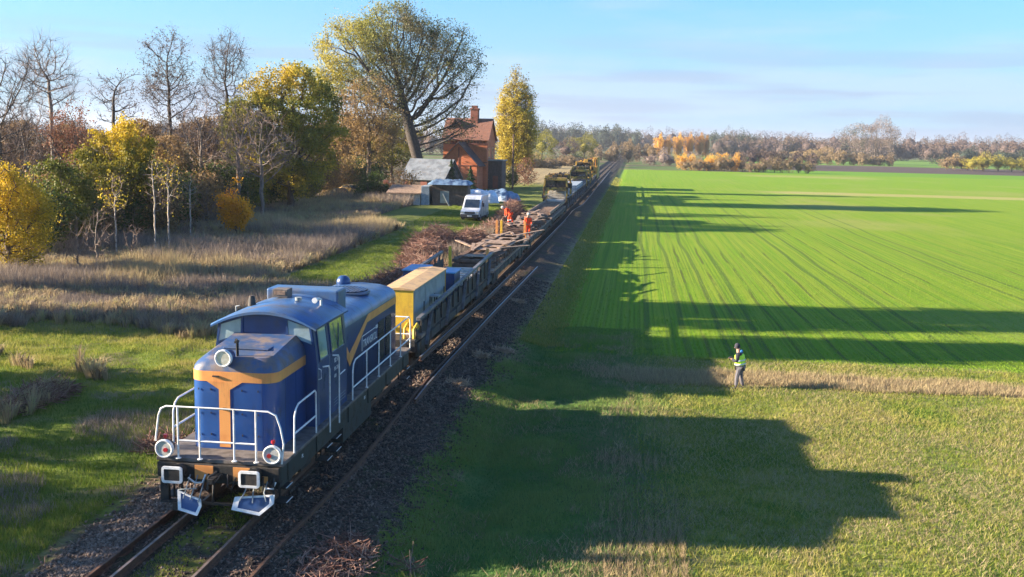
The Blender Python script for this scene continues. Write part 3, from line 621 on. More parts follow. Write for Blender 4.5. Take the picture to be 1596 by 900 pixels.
b = MB(); b.box(-.6, .3, 0, 2.0, 0, 1.38); b.build('body', m_navy, t, .01); b = MB(); b.box(-.65, .35, -.06, 2.06, 1.38, 1.44); b.build('lid', bpy.data.materials['sky_blue_paint'], t, .01)
t = thing('hydraulic_bracket', 'yellow steel bracket at the near end of the nearest wagon', 'bracket', (1.05, 15.3, 1.25))
b = MB()
for x in (-.2, .15): b.tube([(x, 0, 0), (x, 0, .35), (x+.05, .3, .5), (x+.05, .6, .3), (x+.05, .7, 0)], .05, 8)
b.box(-.25, .25, .2, .3, .3, .42); b.build('frame', m_yel, t); b = MB(); b.box(-.3, .4, .1, .9, 0, .12); b.build('base', m_plank, t)
t = thing('metal_stand', 'small dark table-like stand by the grey cabinet side', 'stand', (1.12, 19.2, 1.25)); b = MB(); b.box(-.2, .22, 0, .5, .95, 1.0); b.build('top', m_greyp, t); b = MB(); b.box(-.17, -.12, .03, .08, 0, .95); b.box(.12, .17, .03, .08, 0, .95); b.box(-.17, -.12, .42, .47, 0, .95); b.build('leg', m_black, t)
rnd = random.Random(5)
t = thing('sleeper_rack', 'rack of pale cross beams low in the nearest wagon', 'rack', (0, 27.5, 1.25)); b = MB()
for k in range(7): b.box(-.9, .95, k*.9, k*.9+.3, .25+.03*(k % 2), .42)
b.build('beam', m_conc, t, .01); b = MB(); b.box(-.95, -.85, -.1, 6, 0, .25); b.box(.85, .95, -.1, 6, 0, .25); b.build('bearer', m_wsteel, t)
# loaded wagons
spans = [(35.4, 54.3, 'second wagon of the train loaded with old brown track panels'), (55.2, 75.4, 'third wagon of the train with its load of planks and two workers'), (76.3, 96.6, 'fourth wagon of the train with a tray between pale edge boards'), (97.4, 117.5, 'wagon under the first yellow gantry'), (118.3, 138.5, 'wagon with bluish sleepers seen past the first gantry'), (139.3, 159.5, 'wagon under the second yellow machine'), (160.3, 181, 'dark wagon between the two farthest machines'), (182, 206, 'farthest wagon of the train under the yellow cab machine')]
for i, (a, c, lab) in enumerate(spans):
    w = wagon(a, c, lab, side=i not in (0, 1, 2), topz=(2.1, 2.1))
    if i < 2:
        for x, m_, h in ((-1.2, m_yel, 1.25), (.92, m_orange, 1.2)): post(w, x, .5, 1.25, h, m_ if i == 0 else m_orange)
        if i == 1: post(w, -.95, 1.2, 1.25, 1.2, m_yel)
def load(y0, y1, seed, label, levels=(.15, .5), zb=1.25):
    rr_ = random.Random(seed); t = thing('track_panel_stack', label, 'track panels', (0, y0, zb), 0, 'stacks of old track material on the wagons')
    n = int((y1-y0)/.62); b = MB()
    for lv in range(2):
        for k in range(n):
            if lv and rr_.random() < .12: continue
            y = k*.62+rr_.uniform(-.08, .08); a = rr_.uniform(-.05, .05)
            Mx = Matrix.Translation((rr_.uniform(-.06, .06), y, .02+lv*.26)) @ Matrix.Rotation(a, 4, 'Z')
            b.box(-1.25+rr_.uniform(0, .1), 1.25+rr_.uniform(-.1, .05), 0, .26, 0, .17, 0, Mx)
    b.build('sleepers', m_wood, t, .01); b = MB()
    for lv in (0, 1):
        for x in (-.76, .76): b.beam((x+rr_.uniform(-.03, .03), -.05, .225+lv*.26), (x+rr_.uniform(-.05, .05), y1-y0-.2, .225+lv*.26), .07, .07)
    b.build('rails', m_rust, t); b = MB()
    y = .2
    while y < y1-y0-2:
        l = rr_.uniform(1.8, 3.4)
        for q in range(rr_.choice((1, 2, 2))):
            x = rr_.uniform(-1.15, 1.15); Mx = Matrix.Translation((x, y+rr_.uniform(0, 1), .53+rr_.uniform(0, .07)+.05*q)) @ Matrix.Rotation(rr_.gauss(0, .25), 4, 'Z') @ Matrix.Rotation(rr_.uniform(-.05, .06), 4, 'X')
            b.box(-rr_.uniform(.08, .14), .12, 0, l, 0, .05, 0, Mx)
        if rr_.random() < .75:
            yy = y+rr_.uniform(0, 1.4); Mx = Matrix.Translation((0, yy, .55)) @ Matrix.Rotation(rr_.uniform(-.12, .12), 4, 'Z'); w_ = rr_.uniform(.6, 1.1); b.box(-w_+rr_.uniform(-.2, .2), w_, 0, rr_.uniform(1.0, 2.2), 0, .035, 0, Mx)
        y += l*.55
    b.build('planks', m_plank, t, .006)
    return t
load(36.6, 53.8, 1, 'brown stacked track panels and loose planks on the second wagon')
load(58.4, 74.8, 2, 'stacked track panels with pale planks beside the two orange workers')
t = thing('tray', 'long brown tray with pale edge boards leading to the first yellow gantry', 'tray', (0, 77, 1.25)); b = MB(); b.box(-1.0, 1.0, 0, 21, .25, .30); b.build('floor', m_wood, t)
b = MB()
for x in (-1.05, 1.05): b.box(x-.06, x+.06, -.1, 21.1, .25, .55)
b.build('edge_board', m_plank, t, .01); b = MB()
for k in range(14): b.box(-.95, .95, .6+k*1.5, .9+k*1.5, .30, .36)
b.build('cross_board', m_plank, t, .01); b = MB()
for k in range(9): b.box(-1.0, 1.0, .3+k*2.4, .5+k*2.4, 0, .25)
b.build('bearer', m_wsteel, t)
def sleepers(x, y, z, n, lv, label, m_, s=1.0):
    t = thing('sleeper_stack', label, 'concrete sleepers', (x, y, z), 0, 'stacks of new concrete sleepers')
    b = MB()
    for l in range(lv):
        for k in range(n):
            yy = k*.42+l*.05
            b.box(-1.0*s, 1.0*s, yy, yy+.26, l*.27, l*.27+.2)
            b.box(-1.0*s, -.55*s, yy-.01, yy+.27, l*.27+.2, l*.27+.225); b.box(.55*s, 1.0*s, yy-.01, yy+.27, l*.27+.2, l*.27+.225)
    b.build('sleepers', m_, t, .015); return t
sleepers(-.1, 98.2, 1.3, 5, 2, 'low front tier of pale concrete sleepers under the first yellow gantry', m_conc)
sleepers(-.1, 100.6, 1.3, 14, 5, 'tall tier of pale concrete sleepers inside the first yellow gantry', m_conc)
sleepers(.2, 119, 1.3, 40, 5, 'long heap of bluish sleepers past the first yellow gantry', m_bluesl)
m_ygr = mat('grimy_yellow', (.66, .40, .07), (.42, .24, .05), .6, 0, 1.6, dirt=(.08, .055, .04), dsc=1.7, dlo=.44, dhi=.60)
def gantry(x, y, z, label, W2=1.35, H=2.6, Ln=6.5, cabin=True, s=1):
    t = thing('gantry_crane', label, 'gantry crane', (x, y, z), 0, 'yellow gantry machines of the train')
    for sx1 in (-1, 1):
        for yy in (0, Ln):
            b = MB(); b.box(sx1*W2-.11, sx1*W2+.11, yy-.14, yy+.14, 0, H*.62); b.beam((sx1*W2, yy, H*.62), (sx1*(W2-.15), yy+(.2 if yy == 0 else -.2), H), .2, .2); b.cyl((sx1*W2, yy, -.02), 'x', .22, .16, 16, 1); b.build('leg', [m_ygr, m_black], t, .012)
    b = MB()
    for sx1 in (-1, 1): b.box(sx1*(W2-.1)-.09, sx1*(W2-.1)+.09, -.2, Ln+.2, H*.55, H*.62+.1)
    b.box(-W2, W2, -.2, .05, H-.22, H); b.box(-W2, W2, -.2, .05, H*.48, H*.62); b.box(-W2, W2, Ln-.05, Ln+.2, H-.25, H)
    b.box(-W2, W2, Ln*.45, Ln*.6, H-.2, H-.02); b.build('frame', m_ygr, t, .012)
    b = MB(); b.box(-W2+.12, W2-.12, .06, Ln*.4, H*.55, H-.28); b.build('cabin', m_black, t, .02)
    for k in (-1, 1): 
        b = MB(); b.box(k*.6-.5, k*.6+.5, .03, .055, H*.65, H-.28); b.build('windscreen', m_darkglass, t)
    b = MB(); b.box(-W2+.1, W2-.1, .1, Ln*.42, H+.0, H+.07); b.box(-.6, .7, Ln*.5, Ln*.85, H*.6, H+.35, 0); b.cyl((.2, Ln*.62, H+.45), 'y', .18, 1.0, 12, 1); b.cyl((-.5, Ln*.3, H+.2), 'z', .1, .3, 10, 1)
    for q in range(5): b.tube([(-.9+q*.4, Ln*.3, H+.05), (-.8+q*.4, Ln*.36, H+.35), (-.8+q*.45, Ln*.6, H+.3)], .035, 6, 1)
    b.build('engine_deck', [m_ygr, m_black], t, .02)
    b = MB()
    for sx1 in (-1, 1):
        b.tube([(sx1*(W2+.05), -.25, .3), (sx1*(W2+.08), -.3, 1.2), (sx1*(W2+.05), -.25, 1.6)], .03, 6); b.box(sx1*(W2+.12)-.12, sx1*(W2+.12)+.12, .1, .7, .4, .9)
    b.build('side_gear', m_wsteel, t, .01); rr_ = random.Random(int(y)); b = MB()
    for q in range(46):
        px, py, pz = rr_.uniform(-W2+.1, W2-.1), rr_.uniform(.2, Ln), rr_.choice((H+.05, H+.1, H*.6)); sz = rr_.uniform(.1, .35)
        if pz < H*.9 and py < Ln*.42: px = rr_.choice((-1, 1))*(W2+.05); py = rr_.uniform(-.2, Ln)
        if q % 3: b.box(px-sz, px+sz, py-sz*1.4, py+sz*1.4, pz-.1, pz+sz*1.3, q % 2)
        else: b.tube([(px, py, pz), (px+.1, py+.4, pz+.5), (px-.3, py+.9, pz+.1)], .04, 6, 1)
    b.build('machinery', [m_ygr, m_wsteel], t, .01); return t
gantry(-.15, 99.2, 1.45, 'nearest yellow gantry machine straddling the pale sleeper stack', H=2.75, Ln=7)
gantry(.1, 143, 1.45, 'middle yellow gantry machine with pale deck beyond the bluish sleepers', H=2.6, Ln=12)
g3 = gantry(0, 160, 1.45, 'tall dark-windowed yellow machine just behind the middle gantry', H=3.6, Ln=8)
t = thing('crane_cabin', 'farthest yellow machine with a round opening and a bright yellow side', 'machine', (.1, 186, 1.3)); b = MB()
b.box(-1.45, 1.45, 0, 12, 0, 1.0); b.box(.5, 1.45, 2, 12, 1.0, 4.2); b.box(-1.4, .4, 4, 12, 1, 3.6); b.build('body', m_ygr, t, .03); b = MB(); b.cyl((-.4, 3.6, 2.3), 'y', .85, .9, 20, 0); b.box(-1.5, -1.2, -1, 2, 1, 3.0); b.box(.7, 1.2, 1.96, 2.0, 2.6, 3.8); b.build('machinery', m_black, t, .02)
b = MB(); b.tube([(-1.3, 0, 1), (-1.3, -.6, 3.9), (1.0, -.2, 4.1), (1.2, 1, 1)], .09, 8); b.build('arm', m_orange, t)

# ------------------------------------------------------------------ people
m_hi = mat('hi_vis_yellow', (.55, .90, .05), (.45, .8, .05), .7); m_refl = mat('reflective_tape', (.62, .68, .70), None, .4)
m_skin = mat('skin', (.45, .26, .18), None, .6); m_trs = mat('grey_trousers', (.14, .13, .15), (.10, .10, .12), .9); m_dark = mat('dark_cloth', (.025, .028, .04), (.035, .035, .05), .9)
m_hivo = mat('orange_workwear', (.95, .10, .02), (.85, .07, .02), .8); m_hood = mat('blue_hood', (.05, .25, .6), None, .8); m_hat = mat('helmet_white', (.7, .68, .6), None, .4)
def skin(name, V, E, R, m, par, sub=1):
    me = bpy.data.meshes.new(name); me.from_pydata(V, E, []); me.materials.append(m)
    o = bpy.data.objects.new(name, me); COL.objects.link(o); o.parent = par
    o.modifiers.new('skin', 'SKIN'); sv = me.skin_vertices
    if not sv: bm = bmesh.new(); bm.from_mesh(me); bm.verts.layers.skin.verify(); bm.to_mesh(me); bm.free(); sv = me.skin_vertices
    for i, r in enumerate(R):
        rr_ = r if isinstance(r, tuple) else (r, r); sv[0].data[i].radius = rr_; sv[0].data[i].use_root = (i == 0)
    s = o.modifiers.new('sub', 'SUBSURF'); s.levels = sub; s.render_levels = sub
    for p in me.polygons: p.use_smooth = True
    return o
def person(label, loc, rz, bend=0., arms='phone', kind='vest', legs=(0, 0), yawleg=0, group=None):
    t = thing('person', label, 'person', loc, rz, group)
    # faces -y (local). bend: forward lean of the upper body
    def up(y, z, x=0.0):      # rotate the upper body about the hips (z=.95)
        zz = z-.95; c, s = math.cos(bend), math.sin(bend); return (x, -zz*s+y*c, .95+zz*c+y*s)
    f = legs
    LF = [(-.14+yawleg, f[0], .08), (.14, f[1], .08)]; KN = [(-.11+yawleg*.5, f[0]*.5-.03-abs(bend)*.05, .50), (.11, f[1]*.5-.03-abs(bend)*.05, .50)]
    pel = (0, .0, .95); ch = up(0, 1.28); nk = up(-.01, 1.50); hb = up(-.03, 1.60); hc = up(-.05, 1.68) ; ht = up(-.04, 1.78)
    sh = [up(0, 1.42, -.19), up(0, 1.42, .19)]
    if arms == 'phone': el = [up(-.06, 1.14, -.25), up(-.06, 1.14, .25)]; wr = [up(-.30, 1.20, -.10), up(-.30, 1.22, .08)]; tip = (0, -.08, .03)
    elif arms == 'work': el = [up(-.22, 1.22, -.24), up(-.22, 1.2, .24)]; wr = [up(-.48, 1.16, -.14), up(-.45, 1.12, .16)]; tip = (0, -.05, -.07)
    else: el = [up(.0, 1.14, -.25), up(-.1, 1.14, .26)]; wr = [up(-.08, .90, -.27), up(-.3, 1.02, .2)]; tip = (0, -.03, -.08)
    V = [pel, ch, nk, hb, hc, ht, sh[0], el[0], wr[0], sh[1], el[1], wr[1], (-.1, 0, .88), KN[0], LF[0], (LF[0][0], f[0]-.16, .04), (.1, 0, .88), KN[1], LF[1], (LF[1][0], f[1]-.16, .04)]
    E_ = [(0, 1), (1, 2), (2, 3), (3, 4), (4, 5), (2, 6), (6, 7), (7, 8), (2, 9), (9, 10), (10, 11), (0, 12), (12, 13), (13, 14), (14, 15), (0, 16), (16, 17), (17, 18), (18, 19)]
    R_ = [(.15, .11), (.17, .12), (.065, .065), (.07, .08), (.078, .095), (.045, .05), .06, .045, .03, .06, .045, .03, .09, .05, .03, .022, .09, .05, .03, .022]
    # hands: palm and five fingers, joined to the wrists of the same body
    for w_i, wv, side in ((8, wr[0], -1), (11, wr[1], 1)):
        w_ = Vector(wv); d = Vector(tip).normalized(); lat = Vector((1, 0, 0)); pi = len(V); V.append(tuple(w_+d*.05)); R_.append((.035, .02)); E_.append((w_i, pi))
        for k in range(4):
            a = w_+d*.09+lat*(k-1.5)*.021; q = len(V); V.append(tuple(a)); R_.append(.010); E_.append((pi, q))
            V.append(tuple(a+d*(.035+.006*(k in (1, 2)))+Vector((0, -.006, -.022)))); R_.append(.0085); E_.append((q, q+1))
        a = w_+d*.045-lat*side*.04; q = len(V); V.append(tuple(a)); R_.append(.011); E_.append((pi, q)); V.append(tuple(a+d*.035+Vector((0, 0, -.01)))); R_.append(.009); E_.append((q, q+1))
    skin('body', V, E_, R_, m_skin, t)
    top = m_dark if kind == 'vest' else m_hivo; bot = m_trs if kind == 'vest' else m_hivo
    j = [up(0, .92), ch, up(0, 1.44), sh[0], el[0], tuple(Vector(wr[0])*.93+Vector(el[0])*.07), sh[1], el[1], tuple(Vector(wr[1])*.93+Vector(el[1])*.07)]
    skin('jacket', j, [(0, 1), (1, 2), (2, 3), (3, 4), (4, 5), (2, 6), (6, 7), (7, 8)], [(.22, .17), (.235, .175), (.14, .11), .10, .08, .06, .10, .08, .06], top, t)
    skin('trousers', [pel, (-.1, 0, .86), KN[0], (LF[0][0], LF[0][1], .13), (.1, 0, .86), KN[1], (LF[1][0], LF[1][1], .13)], [(0, 1), (1, 2), (2, 3), (0, 4), (4, 5), (5, 6)], [(.18, .14), .12, .088, .072, .12, .088, .072], bot, t)
    for k in (0, 1):
        x, y = LF[k][0], LF[k][1]; skin('boot', [(x, y+.03, .06), (x, y-.08, .05), (x, y-.19, .035), (x, y, .16)], [(0, 1), (1, 2), (0, 3)], [.055, .05, .035, .055], m_dark, t)
    if kind == 'vest':
        skin('vest', [up(0, .90), up(0, 1.1), up(0, 1.3), up(0, 1.43)], [(0, 1), (1, 2), (2, 3)], [(.255, .205), (.27, .215), (.275, .215), (.25, .17)], m_hi, t, 2)
        vb = MB()
        for z in (1.02, 1.17):
            rg = []
            for zz in (z-.025, z+.025): rg.append([up(.222*math.sin(a), zz, .276*math.cos(a)) for a in np.linspace(0, 2*PI, 24, endpoint=False)])
            vb.loft(rg, 0, True, False, False)
        vb.build('reflective_band', m_refl, t); skin('hood', [up(.05, 1.43), up(.11, 1.50), up(.09, 1.56)], [(0, 1), (1, 2)], [(.13, .07), (.11, .06), (.08, .04)], m_hood, t)
        b = MB(); c = Vector(up(-.05, 1.70)); b.sphere(c, .112, 0, 8, 1.15); o = b.build('cap', m_dark, t)
        b = MB(); c = (Vector(wr[0])+Vector(wr[1]))/2+Vector((0, -.08, .05)); b.box(c.x-.12, c.x+.12, c.y-.05, c.y+.05, c.z-.012, c.z+.012)
        o = b.build('drone_controller', m_black, None, .005, label='dark handheld controller held by the person in the yellow vest', cat='controller'); o.matrix_world = Matrix.Translation(loc) @ Matrix.Rotation(rz, 4, 'Z')
    else:
        b = MB(); c = Vector(up(-.05, 1.73)); b.sphere(c, .125, 0, 8, 1.0); b.build('helmet', m_hat, t)
        for k in (0, 1):
            b = MB(); x, y, z = KN[k]; b.tube([(x, y, z-.22), (x, y, z-.16)], .098, 14); b.build('reflective_band', m_refl, t)
    # face
    b = MB(); hcv = Vector(up(-.05, 1.66)); fw = Vector(up(-1.05, 1.66))-hcv; fw.normalize()
    b.sphere(hcv+fw*.10+Vector((-.032, 0, .012)), .012, 0, 5); b.sphere(hcv+fw*.10+Vector((.032, 0, .012)), .012, 0, 5); b.build('eyes', m_dark, t)
    b = MB(); b.sphere(hcv+fw*.115+Vector((0, 0, -.015)), .016, 0, 5); b.sphere(hcv+Vector((-.083, 0, -.01)), .022, 0, 5); b.sphere(hcv+Vector((.083, 0, -.01)), .022, 0, 5); b.build('nose_and_ears', m_skin, t)
    return t
pp = at_z(1152, 605, -.9)
person('person in a yellow high-visibility vest and dark cap looking down at a controller', (pp[0], pp[1], h1(pp[0], pp[1])-.01), math.radians(-108), .14, 'phone', 'vest', (.10, -.10))
person('worker in orange workwear standing upright on the near right corner of the wagon', (1.08, 56.2, 1.27), math.radians(20), .1, 'stand', 'orange', (.05, -.12), group='workers in orange on the wagons')
person('worker in orange workwear bending over at the left side of the wagon', (-.85, 61.3, 1.80), math.radians(-70), 1.0, 'work', 'orange', (.25, -.2), group='workers in orange on the wagons')

# ------------------------------------------------------------------ van
def van(x, y, rz):
    t = thing('van', 'white delivery van parked on the grass in front of the dark shack', 'van', (x, y, h1(x, y)), rz)
    m_w = mat('white_van_paint', (.74, .76, .78), None, .3, coat=.5); m_pl = mat('black_plastic', (.03, .03, .033), None, .6)
    W_ = .98; b = MB()     # side outline (y, z), nose at -y
    out = [(0, .42), (0, .78), (.10, 1.02), (.95, 1.28), (1.75, 2.22), (2.1, 2.45), (2.6, 2.55), (5.6, 2.55), (5.72, 2.3), (5.75, .42)]
    rings = []
    for x_, k in ((-W_, .0), (-W_+.06, 1.), (W_-.06, 1.), (W_, 0.)):
        cy, cz = 3.0, 1.2; sc_ = 1 if k else .965; tz = 1
        rings.append([(x_*(1 if z < 1.4 else .93), cy+(y-cy)*sc_, cz+(z-cz)*sc_) for y, z in out])
    b.loft(rings, 0, False, True, True); body = b.build('body', m_w, t, .05, 3)
    pane('windscreen', [(-.80, .99, 1.34), (.80, .99, 1.34), (.74, 1.66, 2.14), (-.74, 1.66, 2.14)], .02, m_darkglass, t)
    b = MB(); b.box(-.95, .95, -.06, .06, .38, .72); b.box(-.55, .55, -.03, .05, .76, .98); b.box(-.99, .99, .3, 5.6, .3, .46); b.build('bumper_and_grille', m_pl, t, .03)
    b = MB(); b.box(-.24, .24, -.075, -.06, .50, .61); b.build('number_plate', m_white, t)
    for s_ in (1, -1):
        b = MB(); b.box(s_*.78-.16, s_*.78+.16, .0, .12, .80, 1.0); b.build('headlight', m_lamp, t, .03)
        b = MB(); b.box(s_*1.13-.1, s_*1.13+.1, 1.5, 1.62, 1.42, 1.82); b.box(s_*1.02-.06, s_*1.02+.06, 1.53, 1.58, 1.5, 1.56); b.build('mirror', m_pl, t, .02)
        b = MB(); b.prism([(1.35, 1.40), (2.3, 1.40), (2.3, 2.0), (1.85, 2.0)], 'x', s_*.945-.015, s_*.945+.015); b.build('side_window', m_darkglass, t)
        b = MB()
        for y in (1.2, 2.42, 3.6): b.box(s_*.982-.005, s_*.982+.005, y, y+.02, .55, 1.5)
        b.build('door_seam', m_pl, t)
        for y in (.95, 4.7):
            b = MB(); b.cyl((s_*.86, y, .35), 'x', .35, .25, 24, 0); b.cyl((s_*.99, y, .35), 'x', .2, .02, 16, 1); b.build('wheel', [m_pl, m_greyp], t)
    return t
van(-7.7, 83.3, math.radians(-2))

# ------------------------------------------------------------------ buildings
def brickmat(name, c1, c2, mo, sc=1.):
    b = NB(name); br = b.n('ShaderNodeTexBrick'); mpn = b.n('ShaderNodeMapping'); mpn.inputs['Rotation'].default_value = (PI/2, 0, 0); b.L(b.obj, mpn.inputs[0]); b.L(mpn.outputs[0], br.inputs['Vector'])
    br.inputs['Scale'].default_value = 1/.3*sc; br.inputs['Color1'].default_value = (*c1, 1); br.inputs['Color2'].default_value = (*c2, 1); br.inputs['Mortar'].default_value = (*mo, 1); br.inputs['Mortar Size'].default_value = .02
    c = b.mix(b.ss(b.noise(.8, 5, b.obj), .45, .75), br.outputs[0], tuple(k*.6 for k in c1)); b.pbr(c, .9); return b.mat
m_brick = brickmat('orange_brick', (.64, .19, .075), (.54, .145, .06), (.45, .2, .12)); m_brickd = brickmat('dark_brick', (.26, .08, .05), (.2, .07, .05), (.2, .12, .1))
def tilemat(name, c1, c2, sz=.25):
    b = NB(name); w = b.n('ShaderNodeTexWave'); w.wave_type = 'BANDS'; w.bands_direction = 'Z'; w.inputs['Scale'].default_value = .314/sz*2; b.L(b.obj, w.inputs[0])
    c = b.mix(b.ss(b.noise(3., 5, b.obj), .35, .65), c1, c2); c = b.mix(b.m('MULTIPLY', w.outputs[1], .35), c, tuple(k*.5 for k in c2)); b.pbr(c, .8, 0, b.bump(w.outputs[1], .5, .05)); return b.mat
m_tile = tilemat('brown_tiles', (.26, .115, .075), (.19, .09, .065)); m_tiled = tilemat('dark_tiles', (.10, .06, .055), (.07, .045, .04))
m_felt = mat('pale_roofing_felt', (.21, .235, .265), (.12, .14, .165), .6, 0, 1.1, dirt=(.18, .17, .17), dsc=1.5, dlo=.5, dhi=.7, bump=.1)
m_boards = mat('dark_boards', (.085, .062, .055), (.12, .09, .08), .85, 0, 3.); m_trim = mat('pale_trim', (.5, .4, .3), None, .7)
def gable(x0, x1, y0, y1, z0, ze, zr, axis='x', over=.35, th=.14):
    """walls (with gables) and roof slabs; ridge runs along axis"""
    w = MB(); r = MB()
    if axis == 'x':
        ym = (y0+y1)/2; w.prism([(y0, z0), (y1, z0), (y1, ze), (ym, zr-.02), (y0, ze)], 'x', x0, x1)
        sl_ = (zr-ze)/(ym-y0)
        for s_, ye in ((-1, y0-over), (1, y1+over)): 
            zo = ze-sl_*over; r.prism([(ye, zo+.03), (ym, zr+.03), (ym, zr+.03+th), (ye, zo+.03+th)], 'x', x0-over, x1+over)
    else:
        xm = (x0+x1)/2; w.prism([(x0, z0), (x1, z0), (x1, ze), (xm, zr-.02), (x0, ze)], 'y', y0, y1); sl_ = (zr-ze)/(xm-x0)
        for s_, xe in ((-1, x0-over), (1, x1+over)):
            zo = ze-sl_*over; r.prism([(xe, zo+.03), (xm, zr+.03), (xm, zr+.03+th), (xe, zo+.03+th)], 'y', y0-over, y1+over)
    return w, r
def window(par, x, y, z, w, h, face='-y', arched=True):
    b = MB()
    if face == '-y': b.box(x-w/2, x+w/2, y-.03, y+.02, z, z+h)
    else: b.box(x-.02, x+.03, y-w/2, y+w/2, z, z+h)
    o = b.build('window', m_darkglass, par); b = MB()
    if face == '-y':
        for a, c in ((x-w/2-.06, x-w/2), (x+w/2, x+w/2+.06), (x-.03, x+.03)): b.box(a, c, y-.05, y+.02, z, z+h)
        b.box(x-w/2-.06, x+w/2+.06, y-.055, y+.02, z+h, z+h+.07); b.box(x-w/2-.1, x+w/2+.1, y-.1, y+.02, z-.08, z); b.box(x-w/2, x+w/2, y-.045, y+.02, z+h*.6, z+h*.6+.05)
    else:
        for a, c in ((y-w/2-.06, y-w/2), (y+w/2, y+w/2+.06), (y-.03, y+.03)): b.box(x-.02, x+.05, a, c, z, z+h)
        b.box(x-.02, x+.055, y-w/2-.06, y+w/2+.06, z+h, z+h+.07); b.box(x-.02, x+.1, y-w/2-.1, y+w/2+.1, z-.08, z)
    b.build('window_frame', m_trim, o); return o
hx, hy = -19.2, 151
H_ = thing('brick_house', 'two-storey orange brick station house with brown tiled roof and chimney', 'house', (hx, hy, .3), math.radians(-3))
w_, r_ = gable(-4.0, 3.5, 0, 7, 0, 8.3, 11.6, 'x'); w_.build('wall', m_brick, H_); rO = r_.build('roof', m_tile, H_)
b = MB(); b.box(.0, 1.3, 2.6, 3.8, 10.2, 13.2); b.box(-.12, 1.42, 2.5, 3.9, 13.2, 13.45); b.box(.15, 1.1, 2.8, 3.6, 13.45, 13.9); b.build('chimney', m_brickd, rO, .03)
w_, r_ = gable(-3.4, -1.2, 1.6, 4.3, 9.0, 10.1, 11.5, 'y', .2); r_.build('cross_gable', m_tile, rO)
b = MB(); b.box(-4.06, 3.56, -.09, .0, 7.35, 7.6); b.box(-4.06, 3.56, -.06, 0, 4.3, 4.5)
for k in range(14): b.box(-4.0+k*.53, -3.75+k*.53, -.12, 0, 7.6, 7.95)
b.build('brick_cornice', m_brickd, H_)
for y in (1.8, 4.9): window(H_, 3.5, y, 5.2, 1.0, 1.6, '+x'); window(H_, 3.5, y, 1.6, 1.0, 1.6, '+x')
w_, r_ = gable(-3.4, 2.9, -5.2, -.1, 0, 4.2, 7.6, 'y', .4); wg = w_.build('porch_wing', m_brick, H_); r_.build('porch_roof', m_tiled, wg)
b = MB(); b.box(-.25, -.05, -5.25, -5.15, 0, 6.9); b.box(-3.4, 2.9, -5.27, -5.2, 3.9, 4.05); b.build('timber_strip', m_brickd, wg)
t = thing('wooden_annex', 'dark boarded flat-roofed annex right of the brick house', 'shed', (-15.3, 152, .3), math.radians(-3))
b = MB(); b.box(-1.6, 2.0, 0, 4, 0, 4.7)
for k in range(18): b.box(-1.58+k*.19, -1.52+k*.19, -.03, 0, .1, 4.6)
b.build('wall', m_boards, t); b = MB(); b.box(-1.75, 2.2, -.3, 4.3, 4.7, 4.9); b.build('roof', m_greyp, t)
b = MB(); b.box(.5, 1.4, -.06, -.03, .1, 2.2); b.build('door', m_brickd, t); b = MB(); b.box(-1.45, -1.3, -.08, .0, 3.6, 4.4); b.build('lamp', m_white, t)
bl = at_y(628, 300, 126); t = thing('barn', 'low barn with a large pale grey felt roof beside the brick house', 'barn', (-21.3, 126, .2), math.radians(-10))
w_, r_ = gable(-3.4, 3.0, 0, 7.5, 0, 2.5, 5.2, 'x', .3, .1); w_.build('wall', m_boards, t); r_.build('roof', m_felt, t)
b = MB(); b.box(-3.0, -2.0, -.06, -.01, .2, 2.0); b.box(-.5, .5, -.06, -.01, .2, 2.1); b.build('door', m_brickd, t)
t = thing('brick_outbuilding', 'small ruined red brick wall left of the pale barn roof', 'outbuilding', (-25.5, 118, .1), 0); b = MB(); b.box(-1.6, 1.8, 0, .35, 0, 2.2); b.box(-1.6, -1.25, .35, 3, 0, 1.7); b.box(.2, .9, 0.001, .34, 2.2, 2.6); b.build('wall', m_brickd, t, .03); b = MB(); b.beam((-3.2, -.2, .6), (-.8, .2, 3.0), .25, .1); b.build('leaning_board', m_plank, t)
t = thing('concrete_shed', 'low shed with a sloping sandy slab roof in front of the barn', 'shed', (-18.6, 104, .2), math.radians(4)); b = MB(); b.box(-2.5, 1.4, 0, 4, 0, 1.5); b.build('wall', m_conc, t, .02); b = MB(); b.prism([(-.4, 1.45), (4.2, 2.25), (4.2, 2.4), (-.4, 1.6)], 'x', -2.8, 1.5); b.build('roof', m_plank, t, .02)
b = MB(); b.box(1.5, 2.5, -.1, 3.2, 0, 2.45); b.build('grey_panel', m_bluesl, t, .02)
t = thing('dark_shack', 'dark tarred shack with crumpled blue sheeting on its roof behind the van', 'shed', (-14.6, 104.5, .2), math.radians(4)); b = MB(); b.box(-1.2, 3.2, 0, 4, 0, 2.7); b.build('wall', m_boards, t, .02)
m_tarp = mat('blue_tarpaulin', (.15, .24, .36), (.06, .10, .18), .45, 0, 1.5, bump=.8, bsc=3); m_tarpw = mat('white_tarpaulin', (.72, .76, .80), (.5, .56, .64), .45, 0, 1.2, bump=.8, bsc=3)
